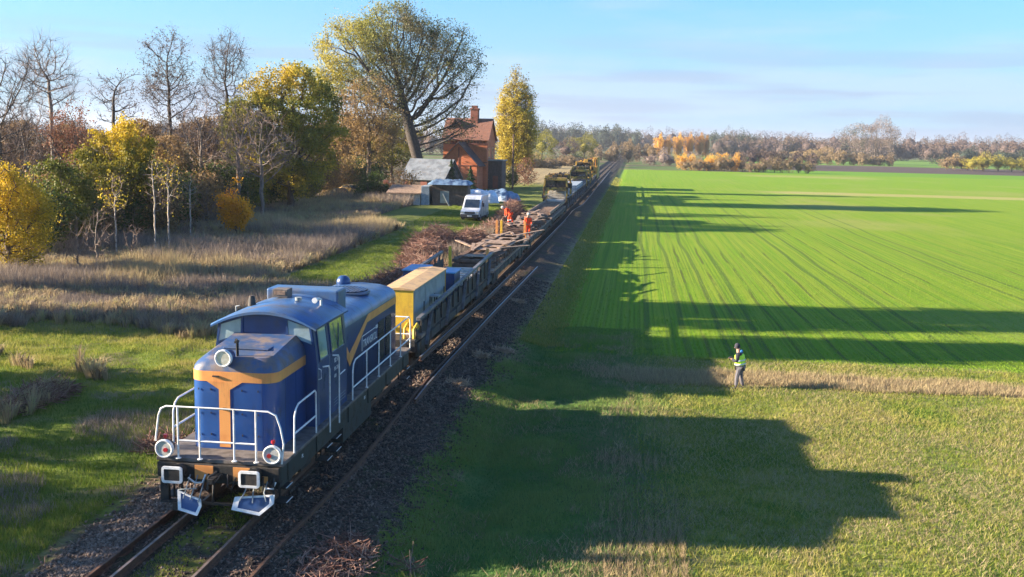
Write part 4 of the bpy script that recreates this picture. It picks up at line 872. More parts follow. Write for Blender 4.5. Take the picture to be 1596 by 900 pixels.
def tarp(name, label, cat, x, y, rz, L_, W_, Hh, m_, seed, par=None, z=None):
    n, k = 26, 14; u = np.linspace(-1, 1, n); v = np.linspace(-1, 1, k); UU, VV = np.meshgrid(u, v)
    ed = (1-np.abs(UU)**6)*(1-np.abs(VV)**6); zz = Hh*ed**.6*(.72+.5*vnoise(UU*L_+9, VV*W_+9, .9, seed))+(vnoise(UU*L_, VV*W_, 3., seed+1)-.5)*.22*ed
    Vv = np.stack([UU*L_/2*(1+.08*(vnoise(VV*3, UU*2, 1.3, seed+2)-.5)), VV*W_/2, zz], -1).reshape(-1, 3); ii = np.arange(n*k).reshape(k, n)
    F_ = np.stack([ii[:-1, :-1], ii[:-1, 1:], ii[1:, 1:], ii[1:, :-1]], -1).reshape(-1, 4); o = mesh_np(name, Vv, F_, m_, par, smooth=True)
    o.location = (x, y, h1(x, y)-.03 if z is None else z); o.rotation_euler = (0, 0, rz)
    if par is None: setp(o, label, cat)
    return o
tarp('roof_sheeting', None, None, .9, 1.9, 0, 5.2, 5.2, .5, m_tarp, 3, t, 2.68)
b = MB(); b.box(-.2, .9, -.05, 0, .4, 1.9); b.beam((1.0, -.3, .1), (.2, -.1, 1.6), .5, .06); b.build('loose_sheet', m_greyp, t)
tarp('tarpaulin', 'white sheet draped over a heap right of the dark shack', 'tarpaulin', -11.4, 114.5, .15, 5.2, 3.6, 1.6, m_tarpw, 11)
tarp('tarpaulin', 'grey blue sheet over a low heap right of the white sheet', 'tarpaulin', -8.9, 119, -.5, 4.0, 3.4, 1.35, m_tarp, 21)
t = thing('utility_pole', 'dark slender utility pole at the right corner of the annex', 'pole', (-11.2, 150, .3)); b = MB(); b.tube([(0, 0, 0), (0, 0, 9.2)], [.17, .11], 10); b.build('pole', m_wood, t); b = MB()
for q in (.2, -.2): b.tube([(0, 0, 8.6), (q, 0, 8.7), (q, 0, 8.95)], .03, 6)
b.build('insulator', m_black, t)
def oldcar(label, x, y, rz, mcol, seed=0):
    t = thing('parked_car', label, 'car', (x, y, h1(x, y)), rz); b = MB(); W_ = .85
    out = [(0, .35), (0, .7), (.9, .88), (1.5, 1.4), (2.9, 1.42), (3.6, .95), (4.2, .85), (4.2, .35)]
    b.loft([[(x_*(1 if z < 1 else .86), y_, z) for y_, z in out] for x_ in (-W_, W_)], 0, False, True, True); b.build('body', mcol, t, .05, 2)
    pane('windscreen', [(-.66, .93, .93), (.66, .93, .93), (.6, 1.43, 1.34), (-.6, 1.43, 1.34)], .02, m_darkglass, t)
    for s_ in (1, -1):
        b = MB(); b.prism([(1.2, .95), (3.2, .95), (2.8, 1.34), (1.6, 1.34)], 'x', s_*.80-.02, s_*.80+.02); b.build('side_window', m_darkglass, t); b = MB(); b.cyl((s_*.6, .01, .62), 'y', .1, .04, 12); b.build('headlight', m_lamp, t)
        for y_ in (.75, 3.3): b = MB(); b.cyl((s_*.75, y_, .31), 'x', .31, .2, 18); b.build('wheel', m_black, t)
oldcar('dark weathered car half hidden under the trees', -28.6, 110, .5, m_sill)
oldcar('yellow car parked deeper under the trees right of the dark car', -29.5, 121, .9, m_ygr); 

# ------------------------------------------------------------------ trees
m_bark = mat('brown_bark', (.085, .062, .048), (.14, .11, .085), .9, 0, 4., bump=.4, bsc=12); m_barkg = mat('grey_bark', (.19, .155, .13), (.11, .09, .075), .9, 0, 4., bump=.3, bsc=12)
m_birch = mat('birch_bark', (.38, .33, .28), (.15, .12, .10), .8, 0, 3., lo=.5, hi=.62); m_barkd = mat('dark_bark', (.045, .036, .03), (.075, .06, .05), .9, 0, 4., bump=.3, bsc=12)
m_twig = leafmat('twigs', [(.16, .11, .09), (.22, .155, .13), (.30, .22, .18)], 0.0, .9); m_twigd = leafmat('dark_twigs', [(.07, .052, .045), (.11, .08, .07), (.16, .12, .10)], 0, .9)
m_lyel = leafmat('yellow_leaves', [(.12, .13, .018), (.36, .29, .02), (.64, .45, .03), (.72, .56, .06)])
m_lora = leafmat('orange_leaves', [(.55, .22, .012), (.85, .42, .02), (.90, .55, .05)])
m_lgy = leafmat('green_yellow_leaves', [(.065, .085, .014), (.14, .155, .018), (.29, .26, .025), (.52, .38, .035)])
m_loak = leafmat('oak_leaves', [(.13, .105, .065), (.16, .16, .05), (.27, .27, .055), (.46, .39, .06)])
m_lbr = leafmat('brown_leaves', [(.13, .08, .04), (.24, .15, .065), (.34, .23, .085), (.34, .30, .06)])
m_lred2 = leafmat('dull_leaves', [(.07, .055, .05), (.12, .085, .07), (.18, .12, .09)])
m_lred = leafmat('russet_leaves', [(.16, .075, .05), (.27, .12, .07), (.34, .18, .10)])
m_lgreen = leafmat('green_leaves', [(.03, .05, .012), (.06, .10, .018), (.14, .17, .03)]); m_lpop = leafmat('poplar_leaves', [(.26, .20, .05), (.44, .35, .05), (.60, .48, .06)])
m_spr = leafmat('spruce_needles', [(.02, .045, .018), (.035, .07, .025), (.06, .10, .03)], .1)
def sample_env(ell, n, rs):
    """points in a union of ellipsoids (cx,cy,cz,rx,ry,rz,w), denser near their skins"""
    w = np.array([e[6] for e in ell]); w = w/w.sum(); k = rs.choice(len(ell), n, p=w); E_ = np.array([e[:6] for e in ell])[k]
    d = rs.normal(size=(n, 3)); d /= np.linalg.norm(d, axis=1)[:, None]; r = rs.uniform(0, 1, n)**(1/2.4)
    P = E_[:, :3]+d*r[:, None]*E_[:, 3:6]; return P[P[:, 2] > .4]
def colonize(seed, att, trunk, step, dk, maxit=150, up=.16, jit=.07):
    rs = np.random.RandomState(seed); nodes = [np.array(p, float) for p in trunk]; par = [-1]+list(range(len(trunk)-1))
    A = att.copy(); N0 = np.array(nodes); D = np.linalg.norm(A[:, None]-N0[None], axis=2); nn = D.argmin(1); nd = D.min(1)
    for it in range(maxit):
        if len(A) < 3: break
        u, inv = np.unique(nn, return_inverse=True); P = np.array(nodes)[u]; d = A-np.array(nodes)[nn]; d /= (np.linalg.norm(d, axis=1)[:, None]+1e-9)
        S = np.zeros((len(u), 3)); np.add.at(S, inv, d); S /= (np.linalg.norm(S, axis=1)[:, None]+1e-9); S[:, 2] += up; S += rs.normal(size=S.shape)*jit; S /= np.linalg.norm(S, axis=1)[:, None]
        new = P+S*step; b0 = len(nodes); keep = []
        for i in range(len(u)): nodes.append(new[i]); par.append(int(u[i]))
        D = np.linalg.norm(A[:, None]-new[None], axis=2); j = D.argmin(1); m_ = D.min(1); up_ = m_ < nd; nn = np.where(up_, j+b0, nn); nd = np.where(up_, m_, nd)
        k = nd > dk
        if it > 0 and not up_.any(): break
        A = A[k]; nn = nn[k]; nd = nd[k]
        if len(nodes) > 9000: break
    return np.array(nodes), np.array(par)
def radii(par, tip, p=2.3, rmax=None):
    r = np.zeros(len(par)); ch = np.bincount(par[1:], minlength=len(par)); r[ch == 0] = tip**p
    for i in range(len(par)-1, 0, -1):
        r[par[i]] += r[i]
    r = r**(1/p)
    if rmax: r = tip+(r-tip)*(rmax-tip)/(r[0]-tip)
    return r
def skel_mesh(N, par, r, k=5):
    n = len(N); d = np.zeros((n, 3)); d[1:] = N[1:]-N[par[1:]]; d[0] = (0, 0, 1); d /= (np.linalg.norm(d, axis=1)[:, None]+1e-9)
    X = np.zeros((n, 3)); X[0] = (1, 0, 0)
    for i in range(1, n):
        x = X[par[i]]-d[i]*np.dot(X[par[i]], d[i]); l = math.sqrt(x @ x); X[i] = x/l if l > 1e-4 else (1, 0, 0)
    Y = np.cross(d, X); a = np.arange(k)*2*PI/k; V = N[:, None]+(X[:, None]*np.cos(a)[None, :, None]+Y[:, None]*np.sin(a)[None, :, None])*r[:, None, None]
    # where a thin branch leaves a much thicker one, start it from a small ring of its own
    V = V.reshape(-1, 3); i = np.arange(1, n); thin = r[i] < .62*r[par[i]]
    extra = (N[par[i]][:, None]+(X[i][:, None]*np.cos(a)[None, :, None]+Y[i][:, None]*np.sin(a)[None, :, None])*(r[i]*1.25)[:, None, None])[thin].reshape(-1, 3)
    base = par[i]*k; base = base.copy(); base[thin] = len(V)+np.arange(thin.sum())*k
    j = np.arange(k); j2 = (j+1) % k; F_ = np.stack([base[:, None]+j, base[:, None]+j2, i[:, None]*k+j2, i[:, None]*k+j], -1).reshape(-1, 4)
    return np.concatenate([V, extra]), F_
def twig_mesh(N, par, r, rmax, per, ln, w, rs, up=.25, curl=1):
    sel = np.where(r < rmax)[0]; sel = sel[sel > 0]; idx_ = np.repeat(sel, per); d = N[idx_]-N[par[idx_]]; d /= (np.linalg.norm(d, axis=1)[:, None]+1e-9)
    d = d*.75+rs.normal(size=d.shape)*.55; d[:, 2] += up; d /= np.linalg.norm(d, axis=1)[:, None]; l = ln*rs.uniform(.4, 1.2, len(d))
    P0 = N[idx_]; P1 = P0+d*l[:, None]*.5; d2 = d+rs.normal(size=d.shape)*.3; P2 = P1+d2*l[:, None]*.5; sd_ = np.cross(d, rs.normal(size=d.shape)); sd_ /= np.linalg.norm(sd_, axis=1)[:, None]
    V = np.stack([P0-sd_*w, P0+sd_*w, P1+sd_*w*.6, P1-sd_*w*.6, P2+sd_*w*.3, P2-sd_*w*.3], 1).reshape(-1, 3); b = np.arange(len(d))[:, None]*6
    F_ = np.concatenate([b+np.array([0, 1, 2, 3]), b+np.array([3, 2, 4, 5])]); t = np.repeat(rs.uniform(0, 1, len(d)), 6); tips = np.concatenate([P1, P2]); return V, F_, t, tips
def leaf_quads(P, size, tint, rs, flat=.0, asp=.7):
    n = len(P); a = rs.normal(size=(n, 3)); a /= np.linalg.norm(a, axis=1)[:, None]; b_ = np.cross(a, rs.normal(size=(n, 3))); b_ /= np.linalg.norm(b_, axis=1)[:, None]; s = size*rs.uniform(.6, 1.3, n)[:, None]
    V = np.stack([P-a*s*.5, P+b_*s*.5*asp, P+a*s*.5, P-b_*s*.5*asp], 1).reshape(-1, 3); F_ = np.arange(4*n).reshape(-1, 4); return V, F_, np.repeat(np.clip(tint, 0, 1), 4)
def join(parts):
    V, F_, T, o = [], [], [], 0
    for v, f, t in parts: V.append(v); F_.append(f+o); T.append(t); o += len(v)
    return np.concatenate(V), np.concatenate(F_), np.concatenate(T)
def tree(name, label, base, ell, seed, trunk, tip=.03, rmax=.35, step=.5, dk=.9, natt=900, bark=m_bark, twigs=(4, .9, .018), twm=m_twigd, leaves=None, lmat=None, lsize=.22, lspread=.35, tintf=None, ldens=None, group=None, up=.16, trk=5, gap=.42, pw=2.3):
    """twigs=(per node, length, half width); leaves = number; tintf(P)->0..1; ldens(P)->keep probability"""
    rs = np.random.RandomState(seed); t = thing(name, label, 'tree' if name not in ('bush', 'shrub') else name, (base[0], base[1], h1(base[0], base[1])-.05 if len(base) < 3 else base[2]), 0, group)
    att = sample_env(ell, natt, rs); N, par = colonize(seed, att, trunk, step, dk, up=up); r = radii(par, tip, pw, rmax=rmax)
    nt = len(trunk); V, F_ = skel_mesh(N, par, r, trk); mesh_np('trunk', V, F_, bark, t, smooth=True)
    per, ln, w = twigs; V, F_, tt, tips = twig_mesh(N, par, r, tip*2.2, per, ln, w, rs); 
    if leaves:
        P = tips[rs.randint(0, len(tips), leaves)]+rs.normal(size=(leaves, 3))*lspread*.65
        q_ = vnoise(P[:, 0]+P[:, 2]*.5, P[:, 1]*.6+P[:, 2], .55, seed+8)*.5+vnoise(P[:, 0]-P[:, 1], P[:, 2]*1.2, 1.15, seed+9)*.5; P = P[q_+rs.uniform(-.08, .08, len(P)) > gap]
        if ldens is not None: P = P[rs.uniform(0, 1, len(P)) < ldens(P)]
        c = vnoise(P[:, 0]+P[:, 2]*.7, P[:, 1]+P[:, 2]*.5, .35, seed)*.6+vnoise(P[:, 0]-P[:, 2], P[:, 1], 1.1, seed+3)*.25
        ti = c+rs.uniform(-.18, .18, len(P)) if tintf is None else tintf(P)+(c-.42)*.8+rs.uniform(-.15, .15, len(P))
        cr_ = mesh_np('crown', *leaf_quads(P, lsize, ti, rs)[:2], lmat, t, tint=np.repeat(np.clip(ti, 0, 1), 4)); mesh_np('twigs', V, F_, twm, cr_, tint=tt)
    else: mesh_np('crown', V, F_, twm, t, tint=tt)
    return t
def tk(h, n, lx=0., ly=0., wob=.12, seed=0):
    rs = np.random.RandomState(seed+77); return [(lx*(i/n)**1.2+rs.uniform(-wob, wob)*(i > 0), ly*(i/n)+rs.uniform(-wob, wob)*(i > 0), h*i/n) for i in range(n+1)]
def place(u, y, vtop):
    """ground point under pixel column u at distance y, and the height a thing there needs to reach image row vtop"""
    z = .0
    for _ in range(6):
        d = ray(u, 300.); tt = (y-CAM[1])/d[1]; x = CAM[0]+d[0]*tt; z = h1(x, y)
        p = at_y(u, vtop, y); 
    sc_ = FPX/((y-CAM[1])*Fv[1]+(x-CAM[0])*Fv[0]); return x, y, p[2]-z, sc_
# the great oak
x, y, hh, s_ = place(655, 136, 4)
m_ = 1/s_
ell = [(-9.8, 0, hh-7.5, 6.5, 6.0, 5.2, 1.0), (-4, 0, hh-5.5, 6.5, 6.5, 5.4, 1.3), (3.0, 0, hh-9.5, 6.8, 6.5, 6.4, 1.3), (-13.3, 0, hh-12, 3.6, 4.5, 3.6, .5), (-5, 0, hh-12.5, 8.0, 6, 4.4, .9), (3.6, 1, hh-17.0, 5.8, 5, 4.5, .6)]
def oak_t(P): return .22+.75*sstep(-P[:, 0]+.25*(P[:, 2]-22), 2, 13)
def oak_d(P): return .38+.62*sstep(-P[:, 0]+.15*(P[:, 2]-20), -6, 5)
tree('great_oak', 'huge spreading oak, yellow at left and nearly bare at right, behind the barn', (x, y), ell, 11, [(1.0-3.4*(i/12), 0, hh*.42*i/12) for i in range(13)], .03, .85, .75, 1.1, 3000, m_barkd, (4, 1.4, .02), m_twigd, 130000, m_loak, .24, .75, oak_t, oak_d, trk=7, up=.04, gap=.46, pw=2.7)
o_ = bpy.data.objects['great_oak']
rs0 = np.random.RandomState(4)
for (u, v) in ((585, 57), (600, 68), (674, 54), (700, 97), (612, 84)):
    p = at_y(u, v, 135); P = rs0.normal(size=(420, 3))*.42; mo = mesh_np('mistletoe', *leaf_quads(P, .25, rs0.uniform(0, .5, 420), rs0)[:2], m_lgreen, o_, tint=np.repeat(rs0.uniform(0, .4, 420), 4)); mo.location = Vector(p)-o_.location
def std(name, label, u, y, top, wpx, seed, hb=.3, **k):
    """round crowned tree filling wpx pixels between its top row and hb of its height"""
    x, y, h, s_ = place(u, y, top); W2 = wpx/s_/2; zc = h*(1+hb)/2; rz = h*(1-hb)/2; rs = np.random.RandomState(seed)
    ell = [(0, 0, zc, W2*.8, W2*.8, rz, 1.2)]+[(rs.uniform(-.5, .5)*W2, rs.uniform(-.5, .5)*W2, zc+rs.uniform(-.6, .55)*rz, W2*rs.uniform(.4, .6), W2*.5, rz*rs.uniform(.3, .5), .5) for _ in range(5)]
    tr_ = k.pop('trunk', None) or tk(h*min(.75, hb+.25), 10, seed=seed, wob=.035 if name == 'birch' else .09)
    return tree(name, label, (x, y), ell, seed, tr_, **k)
B = dict(leaves=None, twm=m_twig, bark=m_barkg, natt=1300, tip=.02, rmax=.19, step=.45, dk=.6, twigs=(6, 1.2, .012))
std('bare_tree', 'bare tree cut by the left edge of the picture', 2, 52, 78, 150, 21, .35, **{**B, 'twm': m_twigd, 'bark': m_bark})
std('bare_tree', 'tall fan-shaped bare tree standing above the wood, second from the left edge', 84, 74, 52, 112, 22, .5, **B)
std('leafy_tree', 'reddish brown tree with thin dull leaves between two bare trees at left', 118, 63, 160, 120, 23, .25, leaves=9000, lmat=m_lred, lsize=.16, rmax=.2, tip=.025, natt=700, twigs=(4, .9, .015))
std('bare_tree', 'small dark bare tree with open forked crown above the yellow maple', 181, 80, 95, 100, 24, .5, **{**B, 'twm': m_twigd, 'bark': m_barkd, 'natt': 420, 'dk': .8, 'leaves': 1100, 'lmat': m_lred2, 'lspread': .08, 'lsize': .13, 'twigs': (4, .9, .016)})
std('bare_tree', 'tall dark tree with sparse reddish leaves above the birches', 268, 86, 42, 112, 25, .38, leaves=9000, lmat=m_lred2, lspread=.1, lsize=.13, bark=m_barkd, twm=m_twigd, natt=1100, rmax=.2, tip=.022, dk=.65, twigs=(5, 1.1, .013))
std('bare_tree', 'upswept dark bare tree just left of the big green and yellow tree', 356, 94, 44, 104, 26, .38, **{**B, 'twm': m_twigd, 'bark': m_barkd, 'natt': 900, 'leaves': 4500, 'lmat': m_lred2, 'lspread': .08, 'lsize': .13})
std('bare_tree', 'pale pinkish bare tree with a dense haze of fine twigs', 315, 78, 148, 100, 27, .25, **{**B, 'natt': 900, 'twigs': (6, 1.1, .016)})
std('bare_tree', 'grey leaning bare tree at the left wood edge', 45, 62, 150, 110, 28, .3, **B)
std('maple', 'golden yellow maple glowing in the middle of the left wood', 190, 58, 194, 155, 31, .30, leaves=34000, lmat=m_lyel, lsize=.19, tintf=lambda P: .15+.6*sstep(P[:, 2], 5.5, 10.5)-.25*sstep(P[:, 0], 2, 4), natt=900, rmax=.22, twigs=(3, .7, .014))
std('maple', 'bright yellow leafy tree at the left picture edge', 8, 38, 235, 165, 32, .05, leaves=40000, lmat=m_lyel, lsize=.125, gap=.47, tintf=lambda P: .40+.22*sstep(P[:, 1], 1, -2), natt=900, rmax=.2, step=.4, dk=.6, twigs=(3, .6, .012))
std('maple', 'olive yellow bushy tree behind the left birch', 98, 50, 250, 110, 33, .1, leaves=17000, lmat=m_lgy, lsize=.18, natt=600, rmax=.2, tintf=lambda P: .45+0*P[:, 0], twigs=(3, .7, .014))
std('leafy_tree', 'brownish olive tree filling the wood right of the golden maple', 262, 74, 212, 110, 34, .15, leaves=11000, lmat=m_lbr, lsize=.19, natt=800, rmax=.2, twigs=(5, .9, .014), twm=m_twig)
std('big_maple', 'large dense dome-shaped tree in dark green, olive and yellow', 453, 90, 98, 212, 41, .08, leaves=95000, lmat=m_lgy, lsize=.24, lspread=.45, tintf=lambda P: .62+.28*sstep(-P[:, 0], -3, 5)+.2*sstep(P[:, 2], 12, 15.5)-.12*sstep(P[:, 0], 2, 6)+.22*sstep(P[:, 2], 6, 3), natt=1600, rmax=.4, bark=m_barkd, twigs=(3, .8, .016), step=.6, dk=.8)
std('big_maple', 'yellow green leafy tree hugging the left side of the big dome tree', 392, 86, 150, 100, 42, .12, leaves=34000, lmat=m_lgy, lsize=.21, tintf=lambda P: .55+0*P[:, 0], natt=900, rmax=.25, twigs=(4, .9, .015), twm=m_twig)
std('bare_tree', 'forked grey bare tree in front of the big dome tree', 408, 75, 165, 130, 43, .30, **{**B, 'natt': 700, 'twigs': (5, 1.0, .015)})
std('bare_tree', 'slim grey bare tree between the orange bush and the dome tree', 372, 78, 150, 80, 44, .3, **{**B, 'natt': 450})
std('bush', 'small glowing orange tree at the edge of the meadow', 367, 62, 277, 64, 46, .10, leaves=14000, gap=.48, lmat=m_lora, lsize=.17, lspread=.28, natt=400, rmax=.09, tip=.02, step=.3, dk=.45, twigs=(3, .4, .012))
std('leafy_tree', 'half bare brown tree with olive leaves between the dome tree and the oak', 575, 112, 114, 135, 51, .22, leaves=20000, lmat=m_lbr, lsize=.22, natt=1200, rmax=.32, tip=.03, twigs=(5, 1.1, .019), tintf=lambda P: .45+.3*sstep(P[:, 2], 9, 3))
std('leafy_tree', 'yellowish thin tree behind the barn below the oak', 610, 150, 170, 130, 52, .1, leaves=20000, lmat=m_lgy, lsize=.25, natt=900, rmax=.3, twigs=(4, 1.1, .019), tintf=lambda P: .5+0*P[:, 0])
std('bush', 'green bush beside the yellow car', 582, 108, 272, 62, 53, .02, leaves=7000, lmat=m_lgreen, lsize=.24, natt=500, rmax=.08, tip=.02, step=.35, dk=.5, twigs=(3, .5, .014))
std('bush', 'tangled brown thicket left of the barn', 625, 112, 258, 60, 54, .02, leaves=2200, lmat=m_lbr, lsize=.2, natt=500, rmax=.08, tip=.02, step=.35, dk=.5, twigs=(5, .8, .016), twm=m_twigd)
for i, (u, y, top, w_) in enumerate(((178, 47, 262, 46), (240, 46.5, 236, 40), (262, 49, 250, 44), (296, 58, 262, 40))):
    std('birch', ['pale-stemmed birch with a few yellow leaves in front of the golden maple', 'slender straight pale birch at the wood edge', 'second slender pale birch leaning right of its neighbour', 'thin pale birch left of the orange bush'][i], u, y, top, w_, 60+i, .4, leaves=420 if i == 0 else 160, lmat=m_lyel, lsize=.15, bark=m_birch, twm=m_twig, natt=320, rmax=.06, tip=.012, step=.35, dk=.5, twigs=(5, .6, .010), group='birches at the wood edge')
for i, (u, y, top, w_) in enumerate(((148, 43, 318, 62), (205, 44, 345, 44), (322, 70, 290, 56), (118, 40, 330, 50))):
    std('bare_sapling', ['bare multi-stemmed sapling left of the pale birch', 'low twiggy sapling at the foot of the birch', 'grey twiggy sapling left of the orange bush', 'thin bare sapling near the left yellow tree'][i], u, y, top, w_, 70+i, .15, leaves=None, bark=m_barkg, twm=m_twig, natt=300, rmax=.07, tip=.016, step=.3, dk=.45, twigs=(5, .6, .010), group='bare saplings at the wood edge')
# poplar: tall narrow crown
x, y, h, s_ = place(802, 176, 108)
tree('poplar', 'tall narrow yellow poplar standing alone right of the brick house', (x, y), [(-1.4, 0, h*.46, 2.1, 1.9, h*.40, 1.2), (1.5, 0, h*.46, 2.0, 1.9, h*.38, 1), (0, 0, h*.55, 2.3, 2.0, h*.46, 1)], 81, tk(h*.8, 16, wob=.05), .03, .4, .5, .7, 2200, m_barkg, (6, 1.5, .02), m_twig, 52000, m_lpop, .25, .3, lambda P: .62-.35*sstep(P[:, 2], h*.62, h)-.25*sstep(P[:, 0], .8, 2.4), lambda P: 1-.6*sstep(P[:, 2], h*.6, h), up=.9, gap=.3)
# spruces by the house
def spruce(u, y, top, w_, seed, label):
    x, y, h, s_ = place(u, y, top); rs = np.random.RandomState(seed); t = thing('spruce', label, 'tree', (x, y, h1(x, y)-.05), 0, 'young spruces in front of the brick house'); b = MB(); b.tube([(0, 0, 0), (0, 0, h)], [.1, .02], 8); b.build('trunk', m_bark, t)
    n = 5200; z = h*rs.uniform(0, 1, n)**1.4*.97+.1; R_ = (w_/s_/2)*(1-z/h)**.85; tier = .75+.25*np.cos(z*2*PI/.55); a = rs.uniform(0, 2*PI, n); rr_ = R_*tier*rs.uniform(.35, 1.05, n)*(1+.12*np.cos(a*7+z*3)); P = np.stack([rr_*np.cos(a), rr_*np.sin(a), z-rr_*.25], -1)
    V, F_, T = leaf_quads(P, .2, rs.uniform(0, 1, n), rs, asp=.4); mesh_np('crown', V, F_, m_spr, t, tint=T)
spruce(703, 128, 248, 36, 1, 'taller dark spruce left of the porch wing'); spruce(733, 126, 258, 34, 2, 'shorter spruce in front of the porch wing')
std('bush', 'reddish leafless bush right of the wooden annex', 817, 166, 246, 42, 91, .02, leaves=2600, lmat=m_lred, lsize=.22, natt=400, rmax=.08, tip=.02, step=.4, dk=.6, twigs=(4, .8, .02))
std('bush', 'dark green bush at the foot of the poplar', 795, 160, 262, 30, 92, .02, leaves=2500, lmat=m_lgreen, lsize=.22, natt=300, rmax=.08, tip=.02, step=.4, dk=.6, twigs=(3, .6, .02))
# undergrowth behind the wood edge: three shrubs built, then copied
protos = []
for k, (lm, lab) in enumerate(((m_lgreen, 'dark green'), (m_lbr, 'brown'), (m_lgy, 'olive'))):
    rs = np.random.RandomState(300+k); t = thing('shrub', lab, 'shrub', (0, 0, 0)); ell = [(0, 0, 2.2, 2.6, 2.4, 2.0, 1), (1, .5, 3.2, 1.6, 1.6, 1.5, .5), (-1.2, 0, 2.6, 1.6, 1.6, 1.6, .5)]
    N, par = colonize(300+k, sample_env(ell, 420, rs), [(0, 0, 0), (0, 0, .4), (.1, 0, .8)], .4, .6); r = radii(par, .02, rmax=.1); V, F_ = skel_mesh(N, par, r, 4); mesh_np('stem', V, F_, m_bark, t, smooth=True)
    V, F_, tt, tips = twig_mesh(N, par, r, .05, 5, .8, .014, rs); P = tips[rs.randint(0, len(tips), 5200)]+rs.normal(size=(5200, 3))*.3; V2, F2, T2 = leaf_quads(P, .2, rs.uniform(0, 1, 5200)*.6+.1, rs)
    c_ = mesh_np('crown', V2, F2, lm, t, tint=T2); mesh_np('twigs', V, F_, m_twigd, c_, tint=tt); protos.append(t)
spots = []
ks = 0; rnd = random.Random(8)
where = ['behind the left yellow tree', 'between the left yellow tree and the sapling', 'behind the bare sapling', 'at the foot of the golden maple', 'behind the pale birch', 'right of the pale birch', 'behind the two slender birches', 'right of the slender birches', 'behind the thin birch', 'left of the orange bush', 'behind the orange bush', 'right of the orange bush', 'under the forked bare tree', 'under the big dome tree', 'at the right foot of the dome tree', 'left of the dark car', 'behind the dark car', 'behind the yellow car']
us = [40, 75, 108, 140, 170, 200, 232, 262, 292, 322, 352, 380, 410, 440, 478, 508, 530, 560]
ysd = [46, 50, 52, 56, 58, 60, 62, 66, 70, 74, 80, 84, 92, 96, 104, 120, 128, 132]
for row in (0, 1):
    for i, (u, yy) in enumerate(zip(us, ysd)):
        k = [0, 2, 0, 1, 0, 0, 1, 0, 1, 1, 0, 2, 0, 2, 2, 1, 1, 0][i] if row == 0 else (i+1) % 2
        yy2 = yy+row*9; x, y, h, s_ = place(u+row*14, yy2, 300); src = protos[k]
        c = copy_tree(src); c.location = (x, y, h1(x, y)-.1); c.rotation_euler = (0, 0, rnd.uniform(0, 6)); q = rnd.uniform(.8, 1.15)*(1+.25*row); c.scale = (q, q, q*rnd.uniform(.9, 1.2))
        setp(c, f"{['dark green', 'brown twiggy', 'olive'][k]} shrub {where[i]}"+(', in the back row' if row else ''), 'shrub', 'undergrowth along the wood edge')
for t in protos:
    for ch in list(t.children_recursive): bpy.data.objects.remove(ch)
    bpy.data.objects.remove(t)
# trees just outside the left picture edge whose shade falls on the foreground
for i, (x, y, h, lab) in enumerate(((-24, -3.0, 9.0, 'second from the near end'), (-23, 3.2, 8.2, 'third from the near end'), (-25, 9.0, 8.6, 'farthest of the row'), (-20, -9, 8.5, 'nearest of the row'))):
    rs = np.random.RandomState(500+i)
    if True:
        tree('hedge_tree', 'low leafy tree beyond the left picture edge, '+lab, (x, y), [(0, 0, h*.5, 3.4, 3.6, h*.5, 1)], 500+i, tk(h*.4, 6), .03, .2, .6, 1.0, 350, m_bark, (3, .8, .02), m_twigd, 9000, m_lbr, .32, .45, group='trees beyond the left picture edge')

for i, (x, y, h, w_, lab) in enumerate(((-30.5, 30, 23, 4.4, 'tall broad tree beyond the left picture edge'), (-31, 21, 22, 2.6, 'tall narrow tree beyond the left picture edge'))):
    tree('tall_tree', lab, (x, y), [(0, 0, h*.55, w_, w_, h*.45, 1)], 530+i, tk(h*.5, 8), .03, .4, .8, 1.2, 700, m_bark, (3, 1., .03), m_twigd, 26000, m_lbr, .4, .6, gap=.2)
# brown trees filling the wood further back: one built, then copied
bt_ = std('wood_tree', 'brown wood tree', 120, 84, 175, 105, 95, .12, leaves=15000, lmat=m_lbr, lsize=.24, natt=900, rmax=.22, tip=.022, twigs=(5, 1.0, .015), twm=m_twig, tintf=lambda P: .35+0*P[:, 0])
wl = ['at the far left', 'behind the reddish tree', 'behind the golden maple', 'right of the golden maple', 'behind the slender birches', 'behind the pinkish bare tree', 'left of the big dome tree', 'right of the big dome tree', 'cut by the left picture edge', 'behind the dark car']
for i, (u, y, q) in enumerate(((30, 88, 1.05), (105, 92, 1.0), (160, 84, .95), (228, 98, 1.1), (262, 84, .9), (315, 104, 1.15), (350, 112, 1.2), (540, 138, 1.3), (-20, 62, .9), (505, 142, 1.2))):
    x = place(u, y, 200)[0]; c = bt_ if i == 0 else copy_tree(bt_); c.location = (x, y, h1(x, y)-.1); c.rotation_euler = (0, 0, i*1.3); q *= .88; c.scale = (q*1.1, q*1.1, q)
    setp(c, 'brown half bare tree in the wood '+wl[i], 'tree', 'brown trees deep in the wood')
